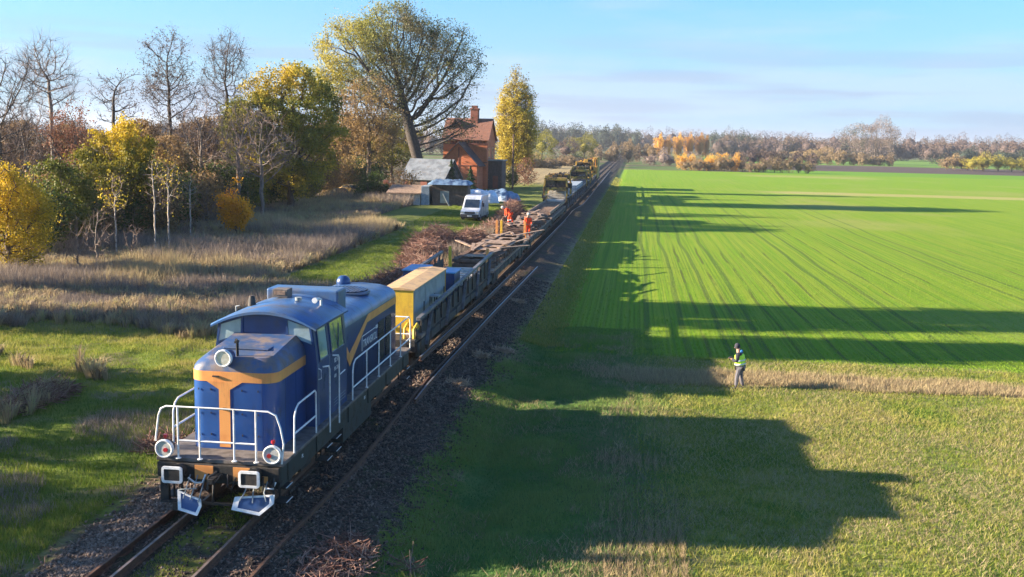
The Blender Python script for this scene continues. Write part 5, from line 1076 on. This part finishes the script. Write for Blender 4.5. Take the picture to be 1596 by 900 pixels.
# ------------------------------------------------------------------ distant planting
def clump(name, label, cat, x0, x1, y, h, wc, n, lm, seed, per=260, ls=1.0, group=None, kind=None, dy=6., t0=.1, t1=.9, zb=-.5, hv=.25, core=.66):
    """n rounded crowns side by side seen far off, as leaf clumps, with stems"""
    rs = np.random.RandomState(seed); Ps = []; Ts = []; b = MB()
    cores = []
    for k in range(n):
        cx = x0+(x1-x0)*(k+.5)/n+rs.uniform(-.25, .25)*wc; cy = y+rs.uniform(-dy, dy); hk = h*rs.uniform(1-hv, 1+hv*.4); sh = rs.uniform(-.15, .15)
        d = rs.normal(size=(per, 3)); d /= np.linalg.norm(d, axis=1)[:, None]; rr_ = rs.uniform(.25, 1, per)[:, None]**.4; lump = 1+.22*np.sin(d[:, :1]*5+k)+.18*np.sin(d[:, 2:]*6+k*2)
        P = d*rr_*lump*np.array([wc*.62, wc*.55, hk*.5])+np.array([cx, cy, zb+hk*.52]); Ps.append(P[P[:, 2] > zb]); Ts.append(np.clip(rs.uniform(t0, t1)+rs.uniform(-.2, .2, (P[:, 2] > zb).sum())+sh, 0, 1)); cores.append((cx, cy, zb+hk*.48, wc*.50, hk*.42)); b.tube([(cx, cy, zb-.5), (cx, cy, zb+hk*.7)], [wc*.03+.05, .05], 5)
    P = np.concatenate(Ps); T = np.concatenate(Ts); V, F_, T2 = leaf_quads(P, ls, T, rs)
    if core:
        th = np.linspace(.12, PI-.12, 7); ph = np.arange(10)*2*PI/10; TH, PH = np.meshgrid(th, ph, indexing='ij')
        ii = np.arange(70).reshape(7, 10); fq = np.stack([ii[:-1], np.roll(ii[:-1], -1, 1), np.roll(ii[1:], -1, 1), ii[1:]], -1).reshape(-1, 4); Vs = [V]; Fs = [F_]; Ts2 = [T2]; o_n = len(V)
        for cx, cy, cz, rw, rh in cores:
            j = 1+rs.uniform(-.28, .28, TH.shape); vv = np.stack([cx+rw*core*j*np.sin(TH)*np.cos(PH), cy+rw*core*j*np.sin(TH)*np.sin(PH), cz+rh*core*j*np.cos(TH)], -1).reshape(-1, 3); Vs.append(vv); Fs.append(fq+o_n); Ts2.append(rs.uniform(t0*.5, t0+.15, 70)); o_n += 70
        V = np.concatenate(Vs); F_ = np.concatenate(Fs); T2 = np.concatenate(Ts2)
    if kind == 'stuff': o = mesh_np(name, V, F_, lm, tint=T2); setp(o, label, cat, group, kind); return o
    t = thing(name, label, cat, ((x0+x1)/2, y, zb), 0, group); o = mesh_np('crown', V-np.array([(x0+x1)/2, y, zb]), F_, lm, t, tint=T2); q = b.build('trunk', m_bark, t); q.location = (-(x0+x1)/2, -y, -zb); return t
def gx_at(u, y): d = ray(u, 300.); return CAM[0]+d[0]*(y-CAM[1])/d[1]
m_far = leafmat('far_wood', [(.085, .062, .058), (.125, .09, .075), (.15, .10, .075), (.11, .095, .055)], 0., .9); m_fard = leafmat('far_pines', [(.035, .05, .04), (.05, .07, .045), (.07, .085, .05)], .05, .9)
m_hay = leafmat('dry_bushes', [(.17, .125, .08), (.26, .19, .11), (.33, .23, .10)], .2, .9); m_faro = leafmat('far_orange', [(.45, .23, .05), (.70, .38, .06), (.74, .46, .08)], .4)
m_fary = leafmat('far_yellow', [(.20, .19, .03), (.36, .31, .04), (.46, .38, .06)], .3); m_pale = leafmat('pale_bare_crown', [(.20, .155, .135), (.27, .21, .18), (.33, .265, .23)], .1, .9)
clump('far_forest', 'brown leafless forest along the horizon', 'forest', gx_at(780, 1150), gx_at(1900, 1150), 1150, 25, 17, 120, m_far, 1, 1700, .8, kind='stuff', dy=50, t0=.0, t1=.9, zb=-1)
clump('far_forest', 'second nearer line of brown forest on the horizon', 'forest', gx_at(1110, 860), gx_at(1700, 860), 860, 17, 13, 80, m_far, 2, 900, .9, kind='stuff', dy=30, zb=-1)
clump('pine_forest', 'dark pines on the horizon behind the poplar and the far track end', 'forest', gx_at(830, 1010), gx_at(985, 1010), 1010, 27, 14, 26, m_fard, 3, 1000, 1.1, kind='stuff', dy=30, zb=-1)
clump('pine_forest', 'dark pines on the horizon right of the orange poplars', 'forest', gx_at(1100, 900), gx_at(1180, 900), 900, 21, 11, 14, m_fard, 4, 900, .9, kind='stuff', dy=20, zb=-1)
clump('far_forest', 'forest behind the wood on the left horizon', 'forest', gx_at(-150, 520), gx_at(780, 520), 520, 15, 11, 80, m_far, 5, 900, .7, kind='stuff', dy=25, zb=0)
for i, (u, w_) in enumerate(((1024, 13), (1040, 14), (1057, 13), (1072, 14), (1087, 13), (1098, 9))):
    y = 640; x = gx_at(u, y); sz = w_/(FPX/(y+20)); clump('autumn_poplar', ['bright orange poplar at the left end of the distant row', 'second orange poplar of the distant row, by the pale stem', 'third orange poplar of the distant row', 'fourth orange poplar of the distant row', 'fifth, duller orange poplar of the distant row', 'dull right end poplar of the distant row'][i], 'tree', x-sz/2, x+sz/2, y+i*3, [17, 15.5, 18, 18, 18.5, 17][i]*.92, sz*1.05, 1, m_faro, 20+i, 2600, .5, 'orange poplars in a distant row', dy=1, t0=.25 if i < 4 else 0, t1=.75 if i < 4 else .3, zb=-.5, hv=.02)
def single(label, u, vb, vt, wpx, y, lm, seed, per=800, ls=.5, name='distant_tree', cat='tree', group='distant trees', n=1):
    n0 = n; n = max(1, math.ceil(n*.6)); per = int(per*n0/n)
    per = int(per*4.5); ls = ls*.6; x = gx_at(u, y); s_ = FPX/(y+21); h = (vb-vt)/s_; wm = wpx/s_; zb = at_y(u, vb, y)[2]; zb = max(min(zb, .3), -1.)
    return clump(name, label, cat, x-wm/2, x+wm/2, y, h, wm/n*(1.0 if n == 1 else 1.45), n, lm, seed, per, ls, group, dy=2 if n == 1 else 4, zb=zb, hv=.05 if n == 1 else .4, core=(0 if per > 9000 or 'mistletoe' in label else .35) if n == 1 else .6)
single('round yellow tree just right of the poplar', 846, 254, 204, 46, 380, m_fary, 40, 1500, .6); single('yellow green tree left of the far train end', 914, 254, 207, 40, 420, m_fary, 41, 1300, .6)
single('brown bare tree between the two round yellow trees', 882, 256, 214, 44, 410, m_far, 42, 900, .6); single('dark green bush below the yellow green tree', 897, 258, 240, 34, 360, m_fard, 43, 600, .5, 'distant_bush', 'bush', 'distant bushes')
single('tan bushes in front of the round yellow tree', 835, 268, 240, 60, 300, m_hay, 44, 400, .5, 'distant_bush', 'bush', 'distant bushes', 5)
single('pale brown bushes right of the poplar foot', 870, 262, 244, 50, 330, m_hay, 45, 300, .5, 'distant_bush', 'bush', 'distant bushes', 5)
single('brown and orange thicket left of the far track end', 948, 256, 226, 66, 470, m_hay, 46, 300, .7, 'distant_bush', 'bush', 'distant bushes', 7)
single('russet thicket right of the far track end', 998, 258, 222, 46, 520, m_hay, 47, 350, .8, 'distant_bush', 'bush', 'distant bushes', 6)
single('pale grey bushes at the foot of the orange poplars', 1045, 262, 240, 70, 440, m_pale, 48, 220, .6, 'distant_bush', 'bush', 'distant bushes', 8)
single('long orange brown hedge at the far left end of the green field', 1105, 266, 243, 92, 372, m_faro, 49, 260, .5, 'distant_hedge', 'hedge', 'hedges at the far field edge', 12)
single('low dull brown hedge along the far edge of the green field', 1160, 270, 248, 190, 362, m_hay, 50, 190, .45, 'distant_hedge', 'hedge', 'hedges at the far field edge', 26)
single('grey brown thicket behind the far hedge', 1200, 262, 236, 130, 470, m_far, 51, 220, .8, 'distant_bush', 'bush', 'distant bushes', 14)
single('orange tinted tree between the hedge and the great pale tree', 1262, 252, 226, 50, 620, m_hay, 52, 500, .9, n=3); single('dark tree with clumps of mistletoe left of the great pale tree', 1322, 252, 192, 34, 640, m_fard, 53, 420, 1.0)
single('great pale bare tree standing alone on the right horizon', 1362, 252, 182, 62, 630, m_pale, 54, 3600, .75)
single('low dark scrub below the great pale tree', 1335, 258, 240, 92, 570, m_hay, 55, 260, .8, 'distant_bush', 'bush', 'distant bushes', 12)
single('small dark green bush standing alone beyond the ploughed field', 1453, 257, 246, 22, 600, m_fard, 56, 300, .7, 'distant_bush', 'bush', 'distant bushes'); single('brown thicket at the right end of the ploughed field', 1500, 264, 243, 60, 490, m_hay, 57, 240, .7, 'distant_bush', 'bush', 'distant bushes', 7)
single('yellow and olive bushes at the right picture edge', 1560, 266, 244, 100, 480, m_fary, 58, 260, .6, 'distant_bush', 'bush', 'distant bushes', 10); single('grey green thicket before the right forest', 1570, 250, 230, 160, 700, m_fard, 59, 220, 1.1, 'distant_bush', 'bush', 'distant bushes', 14)

# ------------------------------------------------------------------ brush piles and debris
m_brush = leafmat('cut_brush', [(.10, .05, .04), (.20, .10, .075), (.29, .17, .13), (.36, .26, .2)], 0, .9)
def sticks(n, rs, L0, L1, w, sx_, sy_, hgt):
    a = rs.uniform(0, 2*PI, n); r = rs.uniform(0, 1, n)**.5; P = np.stack([r*np.cos(a)*sx_, r*np.sin(a)*sy_, np.zeros(n)], -1); P[:, 2] = hgt*(1-r**2)*rs.uniform(.1, 1, n); d = rs.normal(size=(n, 3)); d[:, 2] *= .45; d /= np.linalg.norm(d, axis=1)[:, None]
    l = rs.uniform(L0, L1, n)[:, None]; s1 = np.cross(d, [0, 0, 1.]); s1 /= np.linalg.norm(s1, axis=1)[:, None]; s2 = np.cross(d, s1); ww = w*rs.uniform(.5, 1.5, n)[:, None]
    A = P-d*l/2; B_ = P+d*l/2+rs.normal(size=(n, 3))*.1; V = np.stack([A+s1*ww, A-s1*ww*.5+s2*ww*.87, A-s1*ww*.5-s2*ww*.87, B_+s1*ww*.4, B_-s1*ww*.2+s2*ww*.35, B_-s1*ww*.2-s2*ww*.35], 1).reshape(-1, 3); b = np.arange(n)[:, None]*6
    return V, np.concatenate([b+np.array([0, 1, 4, 3]), b+np.array([1, 2, 5, 4]), b+np.array([2, 0, 3, 5])]), np.repeat(rs.uniform(0, 1, n), 6)
piles = [(-4.4, 26, 1.6, 2.2, .9, 'low brush pile showing above the long hood'), (-5.0, 31, 1.8, 2.5, 1.1, 'brush pile left of the yellow-ended cabinet'), (-4.6, 37, 1.5, 3.0, 1.0, 'brush pile left of the near stake posts'), (-4.3, 43.5, 1.3, 3., .9, 'long brush pile between the green patch and the second wagon'), (-5.4, 50, 1.6, 3.2, 1.2, 'brush pile at the middle of the green patch'), (-6.0, 57, 2.0, 3.5, 1.5, 'tall reddish brush pile in front of the van'), (-4.2, 62, 1.3, 4, 1.0, 'brush pile along the third wagon'), (-3.6, 72, 1.0, 5, .8, 'narrow brush strip behind the bending worker'), (-3.6, 86, 1.2, 6, 1.6, 'dark brush left of the tray wagon')]
for i, (x, y, sx_, sy_, hgt, lab) in enumerate(piles):
    rs = np.random.RandomState(700+i); sx_ *= 1.2; hgt *= 1.35; n = int(2100*sx_*sy_/5); V, F_, T = sticks(n, rs, .4, 1.8, .018, sx_, sy_, hgt); o = mesh_np('brush_pile', V, F_, m_brush, tint=T); o.location = (x, y, h1(x, y)); setp(o, lab, 'brush pile', 'piles of cut brush along the track')
for i, (x, y, sx_, sy_, hgt, n, lab) in enumerate(((-4.6, 13.6, 1.4, .6, .55, 700, 'heap of cut branches left of the locomotive nose'), (-10.2, 10.2, .8, 1.9, .5, 900, 'heap of grey branches at the left picture edge'), (-3.9, 6.3, .9, .8, .3, 500, 'dark tangle of twigs on the shaded grass left of the locomotive'), (2.9, -.5, .8, 1.6, .22, 700, 'long heap of wood chips and sticks on the soil in front'), (4.3, .3, .25, .35, .15, 26, 'small bundle of broken branches near the green grass'))):
    rs = np.random.RandomState(740+i); V, F_, T = sticks(n, rs, .15, 1.1 if i != 3 else .5, .014, sx_, sy_, hgt); o = mesh_np('branch_heap', V, F_, m_brush, tint=T); o.location = (x, y, h1(x, y)); setp(o, lab, 'branch heap', 'heaps of branches near the camera')
m_chip = leafmat('wood_chips', [(.30, .19, .12), (.44, .30, .20), (.55, .42, .3)], 0, .9)
for i, (u, v, sx_, lab) in enumerate(((710, 600, .5, 'nearer heap of pale wood chips on the dark soil'), (745, 556, .45, 'middle heap of pale wood chips on the dark soil'), (782, 541, .55, 'farther scatter of grey wood chips'), (806, 473, .4, 'small far heap of wood chips'))):
    p = at_z(u, v, -.5); rs = np.random.RandomState(760+i); V, F_, T = sticks(420, rs, .05, .22, .018, sx_, sx_*.7, .10); o = mesh_np('chip_heap', V, F_, m_chip, tint=T); o.location = (p[0], p[1], h1(p[0], p[1])); setp(o, lab, 'wood chips', 'heaps of wood chips')
# stray sticks all over the bed
rs = np.random.RandomState(9); n = 5200; V, F_, T = sticks(n, rs, .08, .55, .009, 1, 1, .0); x = np.where(rs.uniform(0, 1, n) < .7, rs.uniform(.95, 4.2, n), rs.uniform(-3.6, -1., n)); y = -8+rs.uniform(0, 1, n)**1.5*60; V = V.reshape(n, 6, 3); V -= V.mean(1)[:, None]; V[:, :, 2] *= .3; V += np.stack([x, y, HGT(x, y)+.03], -1)[:, None]
o = mesh_np('twig_litter', V.reshape(-1, 3), F_, m_brush, tint=T); setp(o, 'small sticks and bark littering the soil along the rails', 'litter', kind='stuff')
# stones
def stones(name, label, n, xr, yr, s0, s1, m_, seed, ex=1.6, base=0.):
    rs = np.random.RandomState(seed); x = xr(rs, n); y = yr[0]+rs.uniform(0, 1, n)**ex*(yr[1]-yr[0]); dirs = np.array([(1, 0, 0), (-1, 0, 0), (0, 1, 0), (0, -1, 0), (0, 0, 1), (0, 0, -1)], float); s = rs.uniform(s0, s1, n)*(1+(y-yr[0])*.02)
    Q = rs.normal(size=(n, 3, 3)); Q, _ = np.linalg.qr(Q); V = (dirs[None]*rs.uniform(.6, 1.2, (n, 6, 1))) @ Q; V = V*s[:, None, None]; V += np.stack([x, y, HGT(x, y)+s*.3+base], -1)[:, None]
    tri = np.array([(0, 2, 4), (2, 1, 4), (1, 3, 4), (3, 0, 4), (2, 0, 5), (1, 2, 5), (3, 1, 5), (0, 3, 5)]); F_ = (np.arange(n)[:, None, None]*6+tri[None]).reshape(-1, 3); o = mesh_np(name, V.reshape(-1, 3), F_, m_, tint=np.repeat(rs.uniform(0, 1, n), 6)); return setp(o, label, 'stones', kind='stuff')
m_stone = leafmat('stones', [(.04, .031, .026), (.085, .063, .05), (.22, .17, .135)], 0, .9); m_stoneb = leafmat('brown_ballast', [(.09, .065, .05), (.17, .12, .09), (.27, .21, .17)], 0, .9)
stones('ballast_stones', 'brown ballast stones on the shoulder left of the rails', 16000, lambda r, n: -1.42-np.abs(r.normal(0, .55, n)), (-8, 16), .022, .05, m_stoneb, 1)
stones('soil_lumps', 'dark stones and soil lumps right of the rails', 30000, lambda r, n: np.clip(r.normal(2.1, .95, n), .85, 4.4), (-8, 45), .010, .042, m_stone, 2)
stones('track_stones', 'dark stones between the rails', 3500, lambda r, n: r.uniform(-1.2, .7, n), (-8, 20), .015, .04, m_stone, 3)
# ------------------------------------------------------------------ grass
m_straw = leafmat('straw', [(.17, .125, .08), (.33, .255, .155), (.46, .36, .21), (.40, .37, .16)], .3, .9); m_grass = leafmat('grass_blades', [(.07, .13, .022), (.14, .21, .025), (.28, .29, .05), (.42, .35, .14)], .35, .8)
m_dgrass = leafmat('cool_grass_blades', [(.08, .17, .05), (.13, .24, .055), (.21, .28, .08)], .3, .8); m_crop = leafmat('crop_blades', [(.13, .22, .016), (.18, .30, .02), (.26, .34, .04)], .35, .7)
m_weed = leafmat('dead_weeds', [(.15, .12, .10), (.26, .21, .175), (.38, .31, .25)], .2, .9)
def blades(name, label, x, y, h, w, tint, m_, seed, lean=.35, z0=-.01, cat='grass'):
    rs = np.random.RandomState(seed); n = len(x); a = rs.uniform(0, 2*PI, n); hh_ = h*rs.uniform(.5, 1.3, n); ww = w*rs.uniform(.6, 1.4, n); P = np.stack([x, y, HGT(x, y)+z0], -1); s = np.stack([np.cos(a), np.sin(a), 0*a], -1)*ww[:, None]/2; l = rs.normal(size=(n, 2))*lean*hh_[:, None]
    Tp = P+np.stack([l[:, 0], l[:, 1], hh_], -1); V = np.stack([P-s, P+s, Tp], 1).reshape(-1, 3); o = mesh_np(name, V, np.arange(3*n).reshape(-1, 3), m_, tint=np.repeat(np.clip(tint, 0, 1), 3)); return setp(o, label, cat, kind='stuff')
def in_view(x, y, pad=60):
    dx = np.stack([x, y, HGT(x, y)], -1)-CAM; z = dx @ Fv; u = 798+FPX*(dx @ Rv)/z; v = 450-FPX*(dx @ Uv)/z; return (z > 1) & (u > -pad) & (u < 1596+pad) & (v < 900+pad*1.5)
def scatter(n, x0, x1, y0, y1, seed, ex=1.):
    rs = np.random.RandomState(seed); x = rs.uniform(x0, x1, n); y = y0+(y1-y0)*rs.uniform(0, 1, n)**ex; k = in_view(x, y); return x[k], y[k], rs
x, y, rs = scatter(520000, -34, -3.0, 22, 112, 1, 1.7)     # dry meadow
dens = vnoise(x, y, .35, 5)*.6+vnoise(x, y, 1.5, 6)*.4; patch = (x > -12.5-.5*vnoise(x, y, .4, 9)) & (x < -4.5) & (y > 37); yard = (y > 74+6*vnoise(x, y, .3, 8)) & (x > -18)
k = (rs.uniform(0, 1, len(x)) < dens*1.3) & ~patch & ~yard & ~((y < 24) & (vnoise(x, y, .5, 7) < .55)); x, y, dens = x[k], y[k], dens[k]; tn_ = vnoise(x, y, .18, 15)*.6+vnoise(x, y, .8, 16)*.4
tall = 1+1.1*sstep(vnoise(x, y, .16, 18)*.7+vnoise(x, y, .6, 19)*.3, .5, .75)
kk = tn_ < .52
blades('dry_grass', 'tall pale dry grass covering the meadow left of the train', x[~kk], y[~kk], (.42+y[~kk]*.002)*tall[~kk], .022+y[~kk]*.0004, .45+.5*(tn_[~kk]-.4)+rs.uniform(-.3, .3, (~kk).sum()), m_straw, 1)
blades('dead_weeds', 'grey brown dead weed stalks in the meadow', x[kk], y[kk], (.45+y[kk]*.002)*tall[kk], .018+y[kk]*.0004, rs.uniform(0, 1, kk.sum()), m_weed, 2)
x, y, rs = scatter(15000, -32, -3.2, 4, 100, 71, 1.6); k = (vnoise(x, y, .3, 72) > .42) & ~((x > -12.5) & (x < -4.5) & (y > 37)) & ~((y > 76) & (x > -18)) & ~((y < 23) & ((x > -9.5) | (vnoise(x, y, .5, 7) < .62))); x, y = x[k], y[k]; nb = 22
rs2 = np.random.RandomState(73); n = len(x)*nb; cx, cy = np.repeat(x, nb), np.repeat(y, nb); hb_ = np.repeat(rs2.uniform(.35, .85, len(x)), nb)*rs2.uniform(.6, 1.15, n); a = rs2.uniform(0, 2*PI, n); dd = rs2.uniform(0, 1, n)**.6; X0 = cx+np.cos(a)*dd*.12; Y0 = cy+np.sin(a)*dd*.12; lw = .012+cy*.0003
Z0 = HGT(X0, Y0)-.02; sx1 = np.stack([-np.sin(a+.6), np.cos(a+.6), 0*a], -1)*lw[:, None]; P0 = np.stack([X0, Y0, Z0], -1); P1 = P0+np.stack([np.cos(a)*dd*hb_*.25, np.sin(a)*dd*hb_*.25, hb_*.65], -1); P2 = P0+np.stack([np.cos(a)*dd*hb_*.75, np.sin(a)*dd*hb_*.75, hb_*(1-.25*dd)], -1)
Vt = np.stack([P0-sx1, P0+sx1, P1+sx1*.8, P1-sx1*.8, P2], 1).reshape(-1, 3); bb = np.arange(n)[:, None]*5; Ft = np.concatenate([bb+np.array([0, 1, 2]), bb+np.array([0, 2, 3]), bb+np.array([3, 2, 4])]); o = mesh_np('grass_tufts', Vt, Ft, m_straw, tint=np.repeat(np.clip(np.repeat(rs2.uniform(.1, 1, len(x)), nb)+rs2.uniform(-.15, .15, n), 0, 1), 5)); setp(o, 'clumps of tall dead grass in the meadow', 'grass', kind='stuff')
x, y, rs = scatter(260000, -22, -3.2, -6, 24, 3, 1.2); c = vnoise(x, y, .45, 21)*.6+vnoise(x, y, 1.6, 22)*.4; k = rs.uniform(0, 1, len(x)) < .35+c; x, y, c = x[k], y[k], c[k]
blades('meadow_grass', 'tufted green and yellowish grass left of the locomotive', x, y, .08+.16*c, .02, -.1+c*.8+rs.uniform(-.2, .25, len(x))+.3*(y > 11), m_grass, 3)  # tint step past the tree shade paints the sunlit band lighter and yellower
x, y, rs = scatter(60000, -11, -3.2, -8, 12, 33, 1.); c = vnoise(x, y, .5, 41); k = c > .66; blades('dead_weeds', 'dead weeds on the shaded bank at lower left', x[k], y[k], .24, .014, rs.uniform(0, 1, k.sum()), m_weed, 4)
x, y, rs = scatter(90000, -13, -3.8, 36, 110, 5, 1.3); k = ((x > -12.5) | (y > 74)); blades('green_grass', 'bright short grass strip between the meadow and the brush piles', x[k], y[k], .14, .03, rs.uniform(.1, .6, k.sum()), m_grass, 5)
x, y, rs = scatter(250000, 3.2, 10.6, -12, 31, 6, 1.2); e = x+.9*(vnoise(x, y, .8, 23)-.5); k = (e+rs.normal(0, .25, len(x)) > 3.75) & (e+rs.uniform(-2.2, 2.2, len(x)) < 9.4); x, y = x[k], y[k]; c = vnoise(x, y, .6, 24)
blades('verge_grass', 'short cool green grass on the verge right of the soil', x, y, (.05+.10*c)*(.6+.8*vnoise(x, y, 2.2, 47)), .022, (c-.5)*1.7+.5+(vnoise(x, y, 2.2, 47)-.5)*.8+rs.uniform(-.25, .3, len(x)), m_dgrass, 6)
x, y, rs = scatter(60000, 3.6, 9.2, -12, 30, 48, 1.2); c = vnoise(x, y, .45, 49)*.5+vnoise(x, y*.5, 1.7, 50)*.5; k = (c > .52) & (rs.uniform(0, 1, len(x)) < .35+.12*(x-3.6)); blades('verge_weeds', 'dull straw and weeds scattered through the shaded verge', x[k], y[k], .15, .018, rs.uniform(0, .8, k.sum()), m_straw, 16, .7)
x, y, rs = scatter(330000, 8., 30, -12, 24.5, 7, 1.15); c = vnoise(x, y, .35, 25)*.5+vnoise(x, y, 1.3, 26)*.5; k = ~((y > 19.6) & (y < 21.6)) & (x+.8*vnoise(x, y, .7, 28)+rs.uniform(-1.6, 1.0, len(x)) > 10.0); x, y, c = x[k], y[k], c[k]
blades('rough_grass', 'rough yellow green grass around the person in the vest', x, y, .08+.08*c, .024, .25+.75*(c-.1)+rs.uniform(-.3, .3, len(x)), m_grass, 7, .6)
x, y, rs = scatter(170000, 9.5, 30, -12, 24, 17, 1.1); c = vnoise(x, y, .5, 55); k = c > .42; blades('straw_litter', 'pale straw scattered through the rough grass', x[k], y[k], .12, .018, rs.uniform(.3, 1, k.sum()), m_straw, 8, .9)
rs = np.random.RandomState(12); n = 60000; row = rs.randint(0, 10, n); x = 8.15+row*.24+rs.normal(0, .05, n); y = -12+rs.uniform(0, 1, n)**1.1*27; k = in_view(x, y) & (x+rs.uniform(-1.2, .4, n)-.9*vnoise(x*0, y, .35, 61) > 7.7) & (vnoise(x, y, .7, 31)+.25*rs.normal(size=n) > .62-.4*sstep(y, 4, 0)); x, y = x[k], y[k]
blades('stubble_rows', 'pale stubble standing in rows beside the green verge', x, y, .19, .014, rs.uniform(.0, .8, len(x)), m_straw, 9, .25)
x, y, rs = scatter(50000, 7.0, 30, 18.6, 22.6, 13); w_ = np.abs(y-20.7+.8*(vnoise(x, y, .5, 33)-.5)); k = (w_ < .9+.5*vnoise(x, y, 1.1, 34)) & (x+rs.uniform(-1.5, 1.5, len(x)) > 8.5) & (vnoise(x, y, .8, 36) > .08); x, y = x[k], y[k]; blades('straw_strip', 'strip of pale dead grass between the rough grass and the crop field', x, y, .26, .022, rs.uniform(.1, .9, len(x)), m_straw, 10, .4)
rs = np.random.RandomState(14); n = 150000; row = rs.randint(0, 160, n); x = 5.7+row*.25+rs.normal(0, .045, n); y = 24.6+rs.uniform(0, 1, n)**1.5*50; k = in_view(x, y); x, y = x[k], y[k]; c = vnoise(x, y, .12, 35); k = rs.uniform(0, 1, len(x)) < (.3+c)*(1-sstep(y, 28, 74)); x, y, c = x[k], y[k], c[k]
blades('young_crop', 'young green crop in drill rows across the field', x, y, .07, .028, .25+c*.5+rs.uniform(-.2, .2, len(x)), m_crop, 11)
x, y, rs = scatter(60000, 3.9, 6.2, 26, 260, 15, 1.6); k = (x+rs.uniform(-.5, .5, len(x)) < 5.6) & (rs.uniform(0, 1, len(x)) < 1.1-y/260); x, y = x[k], y[k]; blades('ditch_grass', 'rank grass on the ditch bank beside the embankment', x, y, .14, .03+y*.0004, rs.uniform(.4, 1, len(x)), m_grass, 12)
x, y, rs = scatter(16000, -.6, .62, -12, 2.4, 16); c = vnoise(x, y, 1.3, 37); k = c > .42; blades('track_grass', 'mossy yellow green grass between the rails', x[k], y[k], .06, .018, .4+rs.uniform(-.2, .4, k.sum()), m_grass, 13)
x, y, rs = scatter(5000, 4.2, 8.4, -6.5, -.2, 18); k = y < .0+.9*vnoise(x, y, .9, 39); blades('leafy_tufts', 'tall bright grass tufts at the bottom edge of the picture', x[k], y[k], .32, .03, rs.uniform(.3, .75, k.sum()), m_grass, 14)
# ------------------------------------------------------------------ haze
hm = bpy.data.materials.new('haze'); hm.use_nodes = True; ht = hm.node_tree; ht.nodes.clear(); hv = ht.nodes.new('ShaderNodeVolumePrincipled'); ho = ht.nodes.new('ShaderNodeOutputMaterial'); ht.links.new(hv.outputs[0], ho.inputs['Volume'])
hv.inputs['Density'].default_value = .00014; hv.inputs['Color'].default_value = (.85, .90, 1, 1); hv.inputs['Anisotropy'].default_value = .3
b = MB(); b.box(-2300, 3000, -290, 5800, -3, 60); setp(b.build('haze', hm), 'thin pale haze in the air', kind='stuff')
SC.cycles.volume_bounces = 0; SC.cycles.volume_step_rate = 1.0
